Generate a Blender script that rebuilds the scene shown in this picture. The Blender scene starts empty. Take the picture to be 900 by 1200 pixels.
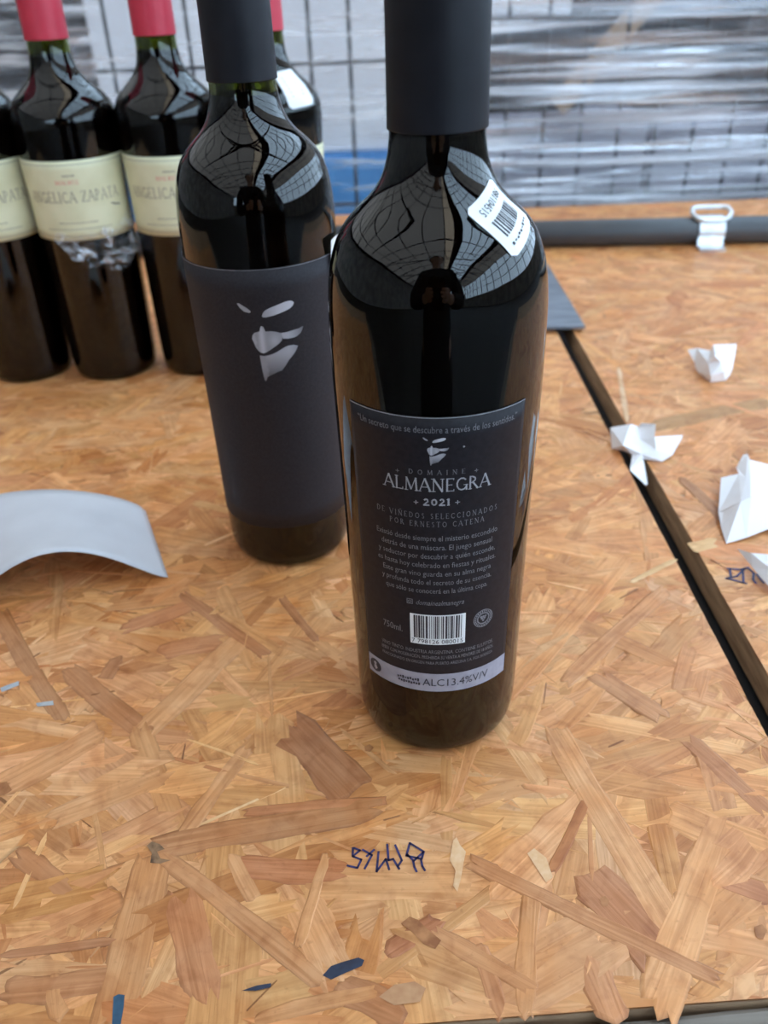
import bpy, bmesh, math, random
import numpy as np
from mathutils import Matrix, Vector

sc = bpy.context.scene
COL = sc.collection
random.seed(7)
rng = np.random.default_rng(7)

# ------------------------------------------------------------------ camera
FPX, PITCH, ROLL, CAMH = 1000.0, math.radians(32.95), math.radians(2.18), 0.2925
_c, _s, _cp, _sp = math.cos(PITCH), math.sin(PITCH), math.cos(ROLL), math.sin(ROLL)
RV, FV, UV_ = Vector((1, 0, 0)), Vector((0, _c, -_s)), Vector((0, _s, _c))
cam_d = bpy.data.cameras.new('camera')
cam = bpy.data.objects.new('camera', cam_d)
COL.objects.link(cam)
cam_d.sensor_fit = 'VERTICAL'
cam_d.sensor_height = 36.0
cam_d.lens = 36.0 * FPX / 1200.0
cam_d.clip_start = 0.01
cam_d.clip_end = 200
_x = _cp * RV - _sp * UV_
_y = _sp * RV + _cp * UV_
_z = -FV
cam.matrix_world = Matrix(((_x.x, _y.x, _z.x, 0), (_x.y, _y.y, _z.y, 0), (_x.z, _y.z, _z.z, CAMH), (0, 0, 0, 1)))
cam_d.dof.use_dof = True
cam_d.dof.focus_distance = 0.32
cam_d.dof.aperture_fstop = 11.5
sc.camera = cam

# ------------------------------------------------------------------ light and exposure
sc.view_settings.view_transform = 'Standard'
sc.view_settings.look = 'None'
sc.view_settings.gamma = 1.0
sc.view_settings.use_curve_mapping = False
sc.view_settings.exposure = -0.10
world = bpy.data.worlds.new('sky')
sc.world = world
world.use_nodes = True
_bg = world.node_tree.nodes['Background']
_bg.inputs[0].default_value = (0.57, 0.775, 1.0, 1)
_bg.inputs[1].default_value = 6.5


def tab(u, v, z=0.0):
    """the point of the horizontal plane at height z that the photograph shows at pixel u, v"""
    px, py = u - 450.0, v - 600.0
    x = px * _cp - py * _sp
    y = px * _sp + py * _cp
    d = x * RV + FPX * FV - y * UV_
    t = (z - CAMH) / d.z
    return Vector((t * d.x, t * d.y, z))


# ------------------------------------------------------------------ helpers
def new_obj(name, me, parent=None, mat=None):
    o = bpy.data.objects.new(name, me)
    COL.objects.link(o)
    if parent:
        o.parent = parent
    if mat and me is not None and len(me.materials) == 0:
        me.materials.append(mat)
    return o


def tag(o, label=None, cat=None, group=None, kind=None):
    if label:
        o['label'] = label
    if cat:
        o['category'] = cat
    if group:
        o['group'] = group
    if kind:
        o['kind'] = kind
    return o


def empty(name, loc, label, cat, group=None, rz=0.0):
    o = bpy.data.objects.new(name, None)
    COL.objects.link(o)
    o.location = loc
    o.rotation_euler = (0, 0, rz)
    o.empty_display_size = 0.02
    return tag(o, label, cat, group)


def mesh(name, verts, faces, smooth=False):
    me = bpy.data.meshes.new(name)
    me.from_pydata([tuple(v) for v in verts], [], faces)
    me.validate()
    if smooth:
        me.polygons.foreach_set('use_smooth', [True] * len(me.polygons))
    me.update()
    return me


def bm_mesh(name, bm, smooth=False):
    bmesh.ops.recalc_face_normals(bm, faces=bm.faces)
    me = bpy.data.meshes.new(name)
    bm.to_mesh(me)
    bm.free()
    if smooth:
        me.polygons.foreach_set('use_smooth', [True] * len(me.polygons))
    return me


def box_mesh(name, x0, x1, y0, y1, z0, z1, bevel=0.0):
    bm = bmesh.new()
    bmesh.ops.create_cube(bm, size=1.0)
    for v in bm.verts:
        v.co = Vector((x0 + (v.co.x + .5) * (x1 - x0), y0 + (v.co.y + .5) * (y1 - y0), z0 + (v.co.z + .5) * (z1 - z0)))
    if bevel:
        bmesh.ops.bevel(bm, geom=list(bm.edges), offset=bevel, segments=2, affect='EDGES')
    return bm_mesh(name, bm)


def lathe(name, prof, seg=96, close=False):
    """prof: list of (r, z) from bottom to top"""
    V, F = [], []
    n = len(prof)
    for k in range(seg):
        a = 2 * math.pi * k / seg
        ca, sa = math.cos(a), math.sin(a)
        for r, z in prof:
            V.append((r * ca, r * sa, z))
    m = n if close else n - 1
    for k in range(seg):
        k2 = (k + 1) % seg
        for i in range(m):
            j = (i + 1) % n
            F.append((k * n + i, k2 * n + i, k2 * n + j, k * n + j))
    return mesh(name, V, F, True)


def tube(bm, pts, r, seg=10, caps=True):
    pts = [Vector(p) for p in pts]
    rings = []
    up0 = Vector((0, 0, 1))
    for i, p in enumerate(pts):
        t = (pts[min(i + 1, len(pts) - 1)] - pts[max(i - 1, 0)]).normalized()
        a = t.cross(up0)
        if a.length < 1e-4:
            a = t.cross(Vector((0, 1, 0)))
        a.normalize()
        b = a.cross(t).normalized()
        rr = r[i] if isinstance(r, (list, tuple)) else r
        rings.append([bm.verts.new(p + rr * (math.cos(2 * math.pi * k / seg) * a + math.sin(2 * math.pi * k / seg) * b)) for k in range(seg)])
    for A, B in zip(rings, rings[1:]):
        for k in range(seg):
            bm.faces.new((A[k], A[(k + 1) % seg], B[(k + 1) % seg], B[k]))
    if caps:
        bm.faces.new(rings[0][::-1])
        bm.faces.new(rings[-1])


# ------------------------------------------------------------------ materials
def mat(name, col, rough=0.5, **kw):
    m = bpy.data.materials.new(name)
    m.use_nodes = True
    b = m.node_tree.nodes['Principled BSDF']
    b.inputs['Base Color'].default_value = (*col, 1)
    b.inputs['Roughness'].default_value = rough
    for k, v in kw.items():
        b.inputs[k].default_value = v
    return m


def nodes(m):
    nt = m.node_tree
    return nt, nt.nodes['Principled BSDF'], nt.nodes.new, nt.links.new


def noisy(m, c0, c1, scale, detail=4, stretch=(1, 1, 1), bump=0.0, coord='Object', lo=.35, hi=.65, dist=.001):
    """procedural two tone colour (and relief) on a material"""
    nt, b, N, L = nodes(m)
    tc = N('ShaderNodeTexCoord')
    mp = N('ShaderNodeMapping')
    mp.inputs['Scale'].default_value = stretch
    nz = N('ShaderNodeTexNoise')
    nz.inputs['Scale'].default_value = scale
    nz.inputs['Detail'].default_value = detail
    rp = N('ShaderNodeValToRGB')
    rp.color_ramp.elements[0].position = lo
    rp.color_ramp.elements[1].position = hi
    rp.color_ramp.elements[0].color = (*c0, 1)
    rp.color_ramp.elements[1].color = (*c1, 1)
    L(tc.outputs[coord], mp.inputs[0])
    L(mp.outputs[0], nz.inputs['Vector'])
    L(nz.outputs['Fac'], rp.inputs[0])
    L(rp.outputs[0], b.inputs['Base Color'])
    if bump:
        bp = N('ShaderNodeBump')
        bp.inputs['Strength'].default_value = bump
        bp.inputs['Distance'].default_value = dist
        L(nz.outputs['Fac'], bp.inputs['Height'])
        L(bp.outputs[0], b.inputs['Normal'])
    return m


# oriented strand board: colour of each strand, wood grain along it
def osb_material():
    m = mat('osb_strand_wood', (.5, .3, .15), .46, **{'Specular IOR Level': .38})
    nt, b, N, L = nodes(m)
    at = N('ShaderNodeAttribute')
    at.attribute_name = 'tint'
    uv = N('ShaderNodeUVMap')
    uv.uv_map = 'grain'

    def noise(scale, detail, dist=0.0):
        mp = N('ShaderNodeMapping')
        mp.inputs['Scale'].default_value = scale
        nz = N('ShaderNodeTexNoise')
        nz.inputs['Scale'].default_value = 1.0
        nz.inputs['Detail'].default_value = detail
        nz.inputs['Distortion'].default_value = dist
        L(uv.outputs[0], mp.inputs[0])
        L(mp.outputs[0], nz.inputs['Vector'])
        return nz.outputs['Fac']
    g1 = noise((14, 330, 1), 9, 1.6)
    g2 = noise((45, 150, 1), 3, .3)
    r1 = N('ShaderNodeValToRGB')
    e = r1.color_ramp.elements
    e[0].position, e[1].position = .30, .62
    e[0].color, e[1].color = (.78, .69, .59, 1), (1.03, 1.03, 1.03, 1)
    L(g1, r1.inputs[0])
    r2 = N('ShaderNodeValToRGB')
    e = r2.color_ramp.elements
    e[0].position, e[1].position = .3, .7
    e[0].color, e[1].color = (.90, .85, .78, 1), (1.08, 1.08, 1.08, 1)
    L(g2, r2.inputs[0])
    m1 = N('ShaderNodeMixRGB')
    m1.blend_type = 'MULTIPLY'
    m1.inputs[0].default_value = 1
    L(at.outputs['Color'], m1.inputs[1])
    L(r1.outputs[0], m1.inputs[2])
    m2 = N('ShaderNodeMixRGB')
    m2.blend_type = 'MULTIPLY'
    m2.inputs[0].default_value = 1
    L(m1.outputs[0], m2.inputs[1])
    L(r2.outputs[0], m2.inputs[2])
    # thin dirt flecks that have a shape of their own
    tc = N('ShaderNodeTexCoord')
    fl = N('ShaderNodeTexNoise')
    fl.inputs['Scale'].default_value = 420
    fl.inputs['Detail'].default_value = 6
    L(tc.outputs['Object'], fl.inputs['Vector'])
    r3 = N('ShaderNodeValToRGB')
    e = r3.color_ramp.elements
    e[0].position, e[1].position = .26, .38
    e[0].color, e[1].color = (.62, .54, .46, 1), (1, 1, 1, 1)
    L(fl.outputs['Fac'], r3.inputs[0])
    m3 = N('ShaderNodeMixRGB')
    m3.blend_type = 'MULTIPLY'
    m3.inputs[0].default_value = .45
    L(m2.outputs[0], m3.inputs[1])
    L(r3.outputs[0], m3.inputs[2])
    # cloudy warm staining and brown smudges in the wood itself
    def cloud(scale, lo, hi, c0, src, fac):
        nz = N('ShaderNodeTexNoise')
        nz.inputs['Scale'].default_value = scale
        nz.inputs['Detail'].default_value = 5
        nz.inputs['Distortion'].default_value = .7
        L(tc.outputs['Object'], nz.inputs['Vector'])
        rr = N('ShaderNodeValToRGB')
        q = rr.color_ramp.elements
        q[0].position, q[1].position = lo, hi
        q[0].color, q[1].color = (*c0, 1), (1, 1, 1, 1)
        L(nz.outputs['Fac'], rr.inputs[0])
        mm = N('ShaderNodeMixRGB')
        mm.blend_type = 'MULTIPLY'
        mm.inputs[0].default_value = fac
        L(src, mm.inputs[1])
        L(rr.outputs[0], mm.inputs[2])
        return mm.outputs[0]
    c = cloud(38, .34, .66, (.95, .82, .66), m3.outputs[0], 1.0)
    c = cloud(95, .30, .50, (.76, .66, .58), c, .8)
    c = cloud(17, .30, .44, (.80, .70, .60), c, .6)
    L(c, b.inputs['Base Color'])
    bp = N('ShaderNodeBump')
    bp.inputs['Strength'].default_value = .6
    bp.inputs['Distance'].default_value = .0004
    L(g1, bp.inputs['Height'])
    L(bp.outputs[0], b.inputs['Normal'])
    return m


M_OSB = osb_material()
M_OSBEDGE = noisy(mat('osb_cut_edge', (.2, .12, .07), .8), (.30, .18, .10), (.48, .31, .18), 60, 5, (1, .6, 5), .6)
M_TIMBER = noisy(mat('weathered_timber', (.2, .18, .15), .8), (.15, .125, .10), (.33, .29, .24), 40, 6, (.15, 2.5, 2.5), .5)
M_GLASS = mat('dark_green_glass', (.22, .25, .055), .015, **{'Transmission Weight': 1.0, 'IOR': 1.5})
M_WINE = mat('red_wine', (.006, .0015, .0015), .3, **{'Specular IOR Level': 0.0})
M_CAPBLACK = noisy(mat('black_capsule_foil', (.02, .02, .024), .42), (.009, .0095, .013), (.013, .0135, .018), 90, 3)
M_CAPBLACK.node_tree.nodes['Principled BSDF'].inputs['Specular IOR Level'].default_value = .28
M_CAPRED = noisy(mat('red_capsule_foil', (.5, .03, .06), .38), (.48, .028, .055), (.56, .04, .07), 60, 3)
M_LABDARK = noisy(mat('black_label_paper', (.03, .03, .038), .62), (.021, .0185, .022), (.030, .027, .032), 900, 3, bump=.15, dist=.0002)
M_LABBACK = noisy(mat('black_back_label_paper', (.02, .02, .026), .5), (.012, .0105, .014), (.017, .0155, .020), 500, 3)
for _m in (M_LABDARK, M_LABBACK):
    _m.node_tree.nodes['Principled BSDF'].inputs['Specular IOR Level'].default_value = .25
M_LABCREAM = noisy(mat('cream_label_paper', (.7, .68, .42), .55), (.66, .64, .41), (.74, .72, .49), 40, 3)
M_INKGREY = noisy(mat('silver_grey_ink', (.3, .3, .33), .5), (.33, .33, .36), (.42, .42, .45), 300, 2)
M_INKDIM = noisy(mat('dim_grey_ink', (.16, .16, .18), .5), (.15, .15, .17), (.22, .22, .24), 300, 2)
M_INKDARK = noisy(mat('dark_ink', (.02, .02, .03), .6), (.018, .018, .03), (.04, .04, .05), 200, 2)
M_INKTAUPE = noisy(mat('taupe_ink', (.25, .22, .15), .6), (.24, .22, .16), (.32, .29, .22), 200, 2)
M_INKRED = noisy(mat('red_ink', (.7, .2, .15), .6), (.62, .2, .16), (.75, .3, .24), 200, 2)
M_STRIPE = noisy(mat('silver_grey_strip', (.3, .3, .36), .5), (.30, .30, .36), (.36, .36, .42), 200, 2)
M_WHITE = noisy(mat('white_sticker_paper', (.85, .87, .88), .35), (.80, .83, .84), (.88, .90, .90), 80, 2)
M_PAPER = noisy(mat('white_paper', (.84, .84, .86), .6), (.82, .80, .81), (.88, .86, .87), 25, 3, bump=.1, dist=.0005)
M_PIPE = noisy(mat('black_pipe_plastic', (.045, .05, .055), .38), (.038, .042, .048), (.062, .066, .072), 35, 4, (.3, 1, 1))
M_ZINC = noisy(mat('galvanised_steel', (.7, .72, .74), .35, Metallic=.85), (.62, .65, .68), (.80, .82, .84), 60, 3)
M_STEEL = noisy(mat('grey_steel_plate', (.12, .13, .15), .30, Metallic=.5), (.16, .18, .21), (.25, .27, .31), 30, 4, (1, 4, 1))
M_PEN = noisy(mat('blue_black_pen_ink', (.02, .018, .08), .5), (.016, .012, .05), (.04, .035, .13), 400, 2)
M_MARK = noisy(mat('dark_navy_marker', (.01, .015, .04), .5), (.012, .014, .03), (.02, .03, .06), 200, 2)
M_TEAL = noisy(mat('petrol_blue_paint', (.02, .09, .16), .5), (.015, .06, .11), (.03, .11, .18), 200, 2)
M_STAIN = noisy(mat('red_brown_stain', (.22, .05, .03), .6), (.26, .085, .022), (.46, .19, .065), 180, 4)
M_CARTON = noisy(mat('pale_grey_carton', (.72, .72, .75), .7), (.82, .81, .84), (.90, .89, .91), 6, 3)
M_LILAC = noisy(mat('lilac_grey_carton', (.5, .48, .55), .7), (.28, .27, .32), (.50, .48, .54), 8, 3)
M_BLUE = noisy(mat('blue_plastic', (.05, .26, .62), .45), (.05, .25, .58), (.08, .32, .68), 10, 3)
M_DARKBOX = noisy(mat('dark_goods', (.05, .05, .06), .6), (.012, .012, .015), (.05, .05, .058), 9, 4)
M_LATH = noisy(mat('brown_cardboard_lath', (.34, .22, .14), .7), (.28, .18, .11), (.40, .27, .18), 20, 3)
M_WIRE = noisy(mat('dark_wire', (.03, .03, .035), .5, Metallic=.3), (.02, .02, .025), (.05, .05, .055), 80, 2)
M_FLOOR = noisy(mat('dark_concrete_floor', (.03, .03, .03), .7), (.02, .02, .02), (.04, .038, .036), 2, 4)
M_WALL = noisy(mat('grey_hall_wall', (.2, .2, .2), .8), (.20, .18, .165), (.36, .33, .31), 1.2, 4)
M_BEAM = noisy(mat('dark_steel_beam', (.03, .03, .035), .5), (.025, .027, .03), (.045, .047, .05), 3, 3)
M_ROOFDARK = noisy(mat('dark_roof_sheet', (.05, .045, .04), .7), (.04, .032, .028), (.08, .06, .05), 1, 3)


def translucent(name, col, scale):
    m = bpy.data.materials.new(name)
    m.use_nodes = True
    nt = m.node_tree
    nt.nodes.remove(nt.nodes['Principled BSDF'])
    N, L = nt.nodes.new, nt.links.new
    out = [n for n in nt.nodes if n.type == 'OUTPUT_MATERIAL'][0]
    tr = N('ShaderNodeBsdfTranslucent')
    tc = N('ShaderNodeTexCoord')
    nz = N('ShaderNodeTexNoise')
    nz.inputs['Scale'].default_value = scale
    rp = N('ShaderNodeValToRGB')
    e = rp.color_ramp.elements
    e[0].color = (col[0] * .85, col[1] * .85, col[2] * .85, 1)
    e[1].color = (col[0] * 1.1, col[1] * 1.1, col[2] * 1.1, 1)
    L(tc.outputs['Object'], nz.inputs['Vector'])
    L(nz.outputs['Fac'], rp.inputs[0])
    L(rp.outputs[0], tr.inputs[0])
    L(tr.outputs[0], out.inputs[0])
    return m


M_ROOFPANEL = translucent('translucent_roof_sheet', (.270, .212, .175), .6)
M_ROOFCREAM = translucent('cream_roof_sheet', (.62, .42, .28), .9)


def clear_film(name, scale, stretch, lo, hi, fmin, fmax, rough=.18, tint=(.82, .85, .9), metal=0.0):
    """thin clear plastic with milky stretch marks"""
    m = bpy.data.materials.new(name)
    m.use_nodes = True
    nt, b, N, L = nodes(m)
    out = [n for n in nt.nodes if n.type == 'OUTPUT_MATERIAL'][0]
    b.inputs['Base Color'].default_value = (*tint, 1)
    b.inputs['Roughness'].default_value = rough
    b.inputs['Metallic'].default_value = metal
    tp = N('ShaderNodeBsdfTransparent')
    mx = N('ShaderNodeMixShader')
    tc = N('ShaderNodeTexCoord')
    mp = N('ShaderNodeMapping')
    mp.inputs['Scale'].default_value = stretch
    nz = N('ShaderNodeTexNoise')
    nz.inputs['Scale'].default_value = scale
    nz.inputs['Detail'].default_value = 5
    nz.inputs['Distortion'].default_value = .8
    mr = N('ShaderNodeMapRange')
    mr.inputs['From Min'].default_value = lo
    mr.inputs['From Max'].default_value = hi
    mr.inputs['To Min'].default_value = fmin
    mr.inputs['To Max'].default_value = fmax
    bp = N('ShaderNodeBump')
    bp.inputs['Strength'].default_value = .6
    bp.inputs['Distance'].default_value = .006
    L(tc.outputs['Object'], mp.inputs[0])
    L(mp.outputs[0], nz.inputs['Vector'])
    L(nz.outputs['Fac'], mr.inputs['Value'])
    L(nz.outputs['Fac'], bp.inputs['Height'])
    L(bp.outputs[0], b.inputs['Normal'])
    L(mr.outputs[0], mx.inputs[0])
    L(tp.outputs[0], mx.inputs[1])
    L(b.outputs[0], mx.inputs[2])
    L(mx.outputs[0], out.inputs[0])
    return m


M_FILM = clear_film('stretch_film', 1.0, (3.2, 3.0, 85), .43, .68, .06, .85, .14, (.80, .81, .85), .2)
M_FILMSPARSE = clear_film('stretch_film_sparse', 1.0, (3.6, 3.0, 80), .54, .76, .015, .85, .10, (.92, .93, .95), .5)
M_FILMPALE = clear_film('stretch_film_pale', 1.0, (6, 4, 75), .50, .74, .05, .75, .12, (.92, .93, .95))
M_FILMCLEAR = clear_film('clear_film_scrap', 1.0, (90, 90, 130), .48, .74, .03, .8, .12, (.85, .87, .9), .5)
M_PANE = clear_film('roof_pane', 1.0, (1, 1, 1), .0, 1.0, .02, .06)

# ------------------------------------------------------------------ the hall (seen in the bottles)
FLOOR_Z = -0.9
tag(new_obj('floor', box_mesh('floor', -9, 9, -20, 16, FLOOR_Z - .1, FLOOR_Z), None, M_FLOOR), kind='structure')
tag(new_obj('wall_left', box_mesh('wall_left', -9.2, -9, -20, 16, FLOOR_Z, 4.2), None, M_WALL), kind='structure')
tag(new_obj('wall_right', box_mesh('wall_right', 9, 9.2, -20, 16, FLOOR_Z, .7), None, M_WALL), kind='structure')
wn = bpy.data.objects.new('window_1', None)
COL.objects.link(wn)
tag(wn, kind='structure')
for k in range(19):
    yy = -20 + 2 * k
    if yy <= 14:
        new_obj('mullion', box_mesh('mullion', 9.0, 9.12, yy - .06, yy + .06, .7, 4.25), wn, M_BEAM)
for zz0 in (1.9, 3.1):
    new_obj('glazing_bar', box_mesh('glazing_bar', 9.02, 9.08, -20, 16, zz0 - .04, zz0 + .04), wn, M_BEAM)
new_obj('pane', mesh('pane', [(9.05, -20, .7), (9.05, 16, .7), (9.05, 16, 4.25), (9.05, -20, 4.25)], [(0, 1, 2, 3)]), wn, M_PANE)
tag(new_obj('wall_back', box_mesh('wall_back', -9, 9, 16, 16.2, FLOOR_Z, 7.2), None, M_WALL), kind='structure')
tag(new_obj('wall_front', box_mesh('wall_front', -9, 9, -20.2, -20, FLOOR_Z, 1.9), None, M_WALL), kind='structure')
wf = bpy.data.objects.new('window_2', None)
COL.objects.link(wf)
tag(wf, kind='structure')
for k in range(7):
    new_obj('mullion', box_mesh('mullion', -9 + 3 * k - .07, -9 + 3 * k + .07, -20.1, -20.0, 1.9, 4.1), wf, M_BEAM)
new_obj('glazing_bar', box_mesh('glazing_bar', -9, 9, -20.1, -20.0, 4.0, 4.2), wf, M_BEAM)
new_obj('pane', mesh('pane', [(-9, -20.05, 1.9), (9, -20.05, 1.9), (9, -20.05, 4.1), (-9, -20.05, 4.1)], [(0, 1, 2, 3)]), wf, M_PANE)


def roof_z(x):
    return 6.6 - .27 * abs(x - .6)


def roof_strip(name, x0, x1, y0, y1, m, parent):
    z0, z1 = roof_z(x0), roof_z(x1)
    V = [(x0, y0, z0), (x1, y0, z1), (x1, y1, z1), (x0, y1, z0)]
    return new_obj(name, mesh(name, V, [(3, 2, 1, 0)]), parent, m)


ceil = bpy.data.objects.new('ceiling', None)
COL.objects.link(ceil)
tag(ceil, kind='structure')
for yy in range(-20, 16, 4):
    roof_strip('roof_sheet', -9.2, -8.4, yy, yy + 4, M_ROOFDARK, ceil)
    roof_strip('roof_sheet', -8.4, .6, yy, yy + 4, M_ROOFPANEL, ceil)
    roof_strip('roof_sheet', .6, 1.5, yy, yy + 4, M_ROOFCREAM, ceil)
    roof_strip('roof_sheet', 1.5, 2.2, yy, yy + 4, M_ROOFDARK, ceil)
    roof_strip('roof_pane', 2.2, 5.4, yy, yy + 4, M_PANE, ceil)
    roof_strip('roof_sheet', 5.4, 6.2, yy, yy + 4, M_ROOFDARK, ceil)
    roof_strip('roof_sheet', 6.2, 9.2, yy, yy + 4, M_ROOFPANEL, ceil)
for yy in np.arange(-20, 16.1, 2.0):
    bm = bmesh.new()
    for xa, xb in ((-9.1, .6), (.6, 9.1)):
        tube(bm, [(xa, yy, roof_z(xa) - .12), (xb, yy, roof_z(xb) - .12)], .07, 6)
    if int(round(yy)) % 4 == 0:
        tube(bm, [(-9.1, yy, 4.0), (9.1, yy, 4.0)], .06, 6)
        for k in range(-4, 5):
            x = .6 + k * 2.0
            if abs(x) < 8.6:
                tube(bm, [(x, yy, 4.0), (x + (1.0 if k < 0 else -1.0 if k > 0 else 0), yy, roof_z(x + (1.0 if k < 0 else -1.0 if k > 0 else 0)) - .12)], .035, 5)
    new_obj('roof_truss', bm_mesh('roof_truss', bm), ceil, M_BEAM)
for xx in (-8.4, -6.6, -5.0, -3.2, -1.4, .6, 1.5, 2.2, 3.0, 3.8, 4.6, 5.4, 7.0):
    bm = bmesh.new()
    tube(bm, [(xx, -20, roof_z(xx) - .06), (xx, 16, roof_z(xx) - .06)], .05, 6)
    new_obj('roof_purlin', bm_mesh('roof_purlin', bm), ceil, M_BEAM)

# ------------------------------------------------------------------ table boards of oriented strand board
GAPL, GAPR, YF, YB, TH = .1650, .1803, .146, 1.205, .018
PALETTE = [(.69, .35, .156), (.72, .38, .176), (.75, .41, .20), (.63, .30, .122), (.69, .355, .158), (.77, .435, .228), (.56, .245, .095), (.72, .378, .178), (.67, .325, .142), (.70, .36, .168), (.74, .40, .195)]


def yfront(x):
    return .1430 + .0336 * x


class Strands:
    def __init__(self):
        self.V, self.F, self.UV, self.C = [], [], [], []

    lim = None

    def add(self, cx, cy, ang, L, W, z, tilt, col, edge, rag=.5):
        n0 = len(self.V)
        hl, hw = L / 2, W / 2
        def j(s):
            return random.uniform(-s, s)
        jw = W * .07
        out = [(hl * t, -hw + j(jw)) for t in (-.8, -.4, 0, .4, .8)]
        out += [(hl + j(W * rag), hw * t + j(W * .08)) for t in (-.8, -.35, .1, .5, .85)]
        out += [(hl * t, hw + j(jw)) for t in (.8, .4, 0, -.4, -.8)]
        out += [(-hl + j(W * rag), hw * t + j(W * .08)) for t in (.85, .4, -.05, -.5, -.85)]
        if L < .03 or W < .004:
            out = out[0:5:2] + out[6:9:2] + out[10:15:2] + out[16:19:2]
        bend = random.gauss(0, .10) * W
        out = [(x, y + bend * (x / hl) ** 2) for x, y in out]
        bw = min(.0012, W * .12)
        inn = [(x - math.copysign(min(bw * 1.5, abs(x)), x), y - math.copysign(min(bw, abs(y)), y)) for x, y in out]
        ca, sa = math.cos(ang), math.sin(ang)
        off = random.uniform(0, 50)
        for ring, dz in ((out, -.00030), (inn, 0)):
            for x, y in ring:
                vx, vy = cx + x * ca - y * sa, cy + x * sa + y * ca
                if self.lim:
                    vx = min(max(vx, self.lim[0]), self.lim[1])
                    vy = min(max(vy, yfront(vx)), YB)
                self.V.append((vx, vy, min(z + dz + tilt[0] * x + tilt[1] * y, -.00001)))
        n = len(out)
        faces = [tuple(range(n0 + n, n0 + 2 * n))]
        for k in range(n):
            faces.append((n0 + k, n0 + (k + 1) % n, n0 + n + (k + 1) % n, n0 + n + k))
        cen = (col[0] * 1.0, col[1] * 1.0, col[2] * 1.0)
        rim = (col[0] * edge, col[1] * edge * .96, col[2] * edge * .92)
        pts = out + inn
        for f in faces:
            self.F.append(f)
            for i in f:
                k = i - n0
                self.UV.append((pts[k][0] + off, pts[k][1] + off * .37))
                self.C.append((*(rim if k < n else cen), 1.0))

    def mesh(self, name):
        me = bpy.data.meshes.new(name)
        me.from_pydata(self.V, [], self.F)
        uv = me.uv_layers.new(name='grain')
        uv.data.foreach_set('uv', np.array(self.UV, dtype=np.float32).ravel())
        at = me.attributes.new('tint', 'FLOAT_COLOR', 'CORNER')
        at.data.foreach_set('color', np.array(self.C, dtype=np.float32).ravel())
        me.update()
        me.materials.append(M_OSB)
        return me


def pick():
    c = random.choice(PALETTE)
    k = random.uniform(.86, 1.12)
    return (c[0] * k, c[1] * k * random.uniform(.94, 1.0), c[2] * k * random.uniform(.82, .98))


def board(name, label, x0, x1, seen):
    root = empty(name, (0, 0, -TH), label, 'board', 'strand boards of the table top')
    cme = box_mesh('board_core', x0, x1, YF, YB, 0, TH - .0011)
    for v in cme.vertices:
        if v.co.y < .5:
            v.co.y = yfront(v.co.x)
    core = new_obj('board_core', cme, root, M_OSBEDGE)
    S = Strands()
    S.lim = (x0, x1)
    (xa, xb) = seen
    area = (xb - xa) * (YB - YF)
    target = int(area / (.055 * .013) * 7.0)
    for i in range(target):
        lvl = i / target
        L = random.choice((random.uniform(.02, .05), random.uniform(.045, .09), random.uniform(.07, .14)))
        W = min(random.uniform(.006, .026), L * .4)
        col = pick()
        if lvl > .84:
            L, W = random.uniform(.008, .050), random.uniform(.0005, .0028)
            if random.random() < .30:
                col, W, L = (col[0] * .42, col[1] * .36, col[2] * .32), W * .6, L * .35
            elif random.random() < .35:
                col = (min(col[0] * 1.12, .85), col[1] * 1.2, col[2] * 1.3)
        x, y = random.uniform(xa, xb), random.uniform(.12, YB)
        ang = random.gauss(.12, .55) if random.random() < .72 else random.uniform(-1.57, 1.57)
        z = -.00072 + .00052 * lvl + random.uniform(-.00008, .00008)
        tilt = (random.gauss(0, .004) * .06 / max(L, .02), random.gauss(0, .010))
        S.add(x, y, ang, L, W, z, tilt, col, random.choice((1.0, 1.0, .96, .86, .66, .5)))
    o = new_obj('strand_layer', S.mesh('strand_layer'), root)
    o.location = (0, 0, TH)
    tag(o, kind='stuff')
    return root


B_LEFT = board('strand_board', 'wide tan strand board under the bottles, left of the narrow gap', -1.0, GAPL, (-.74, GAPL))
B_RIGHT = board('strand_board', 'tan strand board with white paper scraps, right of the narrow gap', GAPR, 1.0, (GAPR, .74))


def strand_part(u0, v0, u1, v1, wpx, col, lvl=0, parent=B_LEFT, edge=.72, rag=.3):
    """one clearly visible strand, placed where the photograph shows it on the board"""
    a, b = tab(u0, v0), tab(u1, v1)
    mid = (a + b) / 2
    um, vm = (u0 + u1) / 2, (v0 + v1) / 2
    d = b - a
    # width: pixel width across the strand turned into metres on the board
    ln = math.hypot(u1 - u0, v1 - v0)
    nx, ny = -(v1 - v0) / ln * wpx / 2, (u1 - u0) / ln * wpx / 2
    w = tab(um + nx, vm + ny) - tab(um - nx, vm - ny)
    W = abs(w.x * -d.y + w.y * d.x) / d.length
    S = Strands()
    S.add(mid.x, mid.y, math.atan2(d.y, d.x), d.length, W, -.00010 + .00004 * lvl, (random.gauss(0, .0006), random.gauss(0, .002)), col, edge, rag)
    o = new_obj('wood_strand', S.mesh('wood_strand'), parent)
    o.location = (0, 0, TH)
    return o


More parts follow.
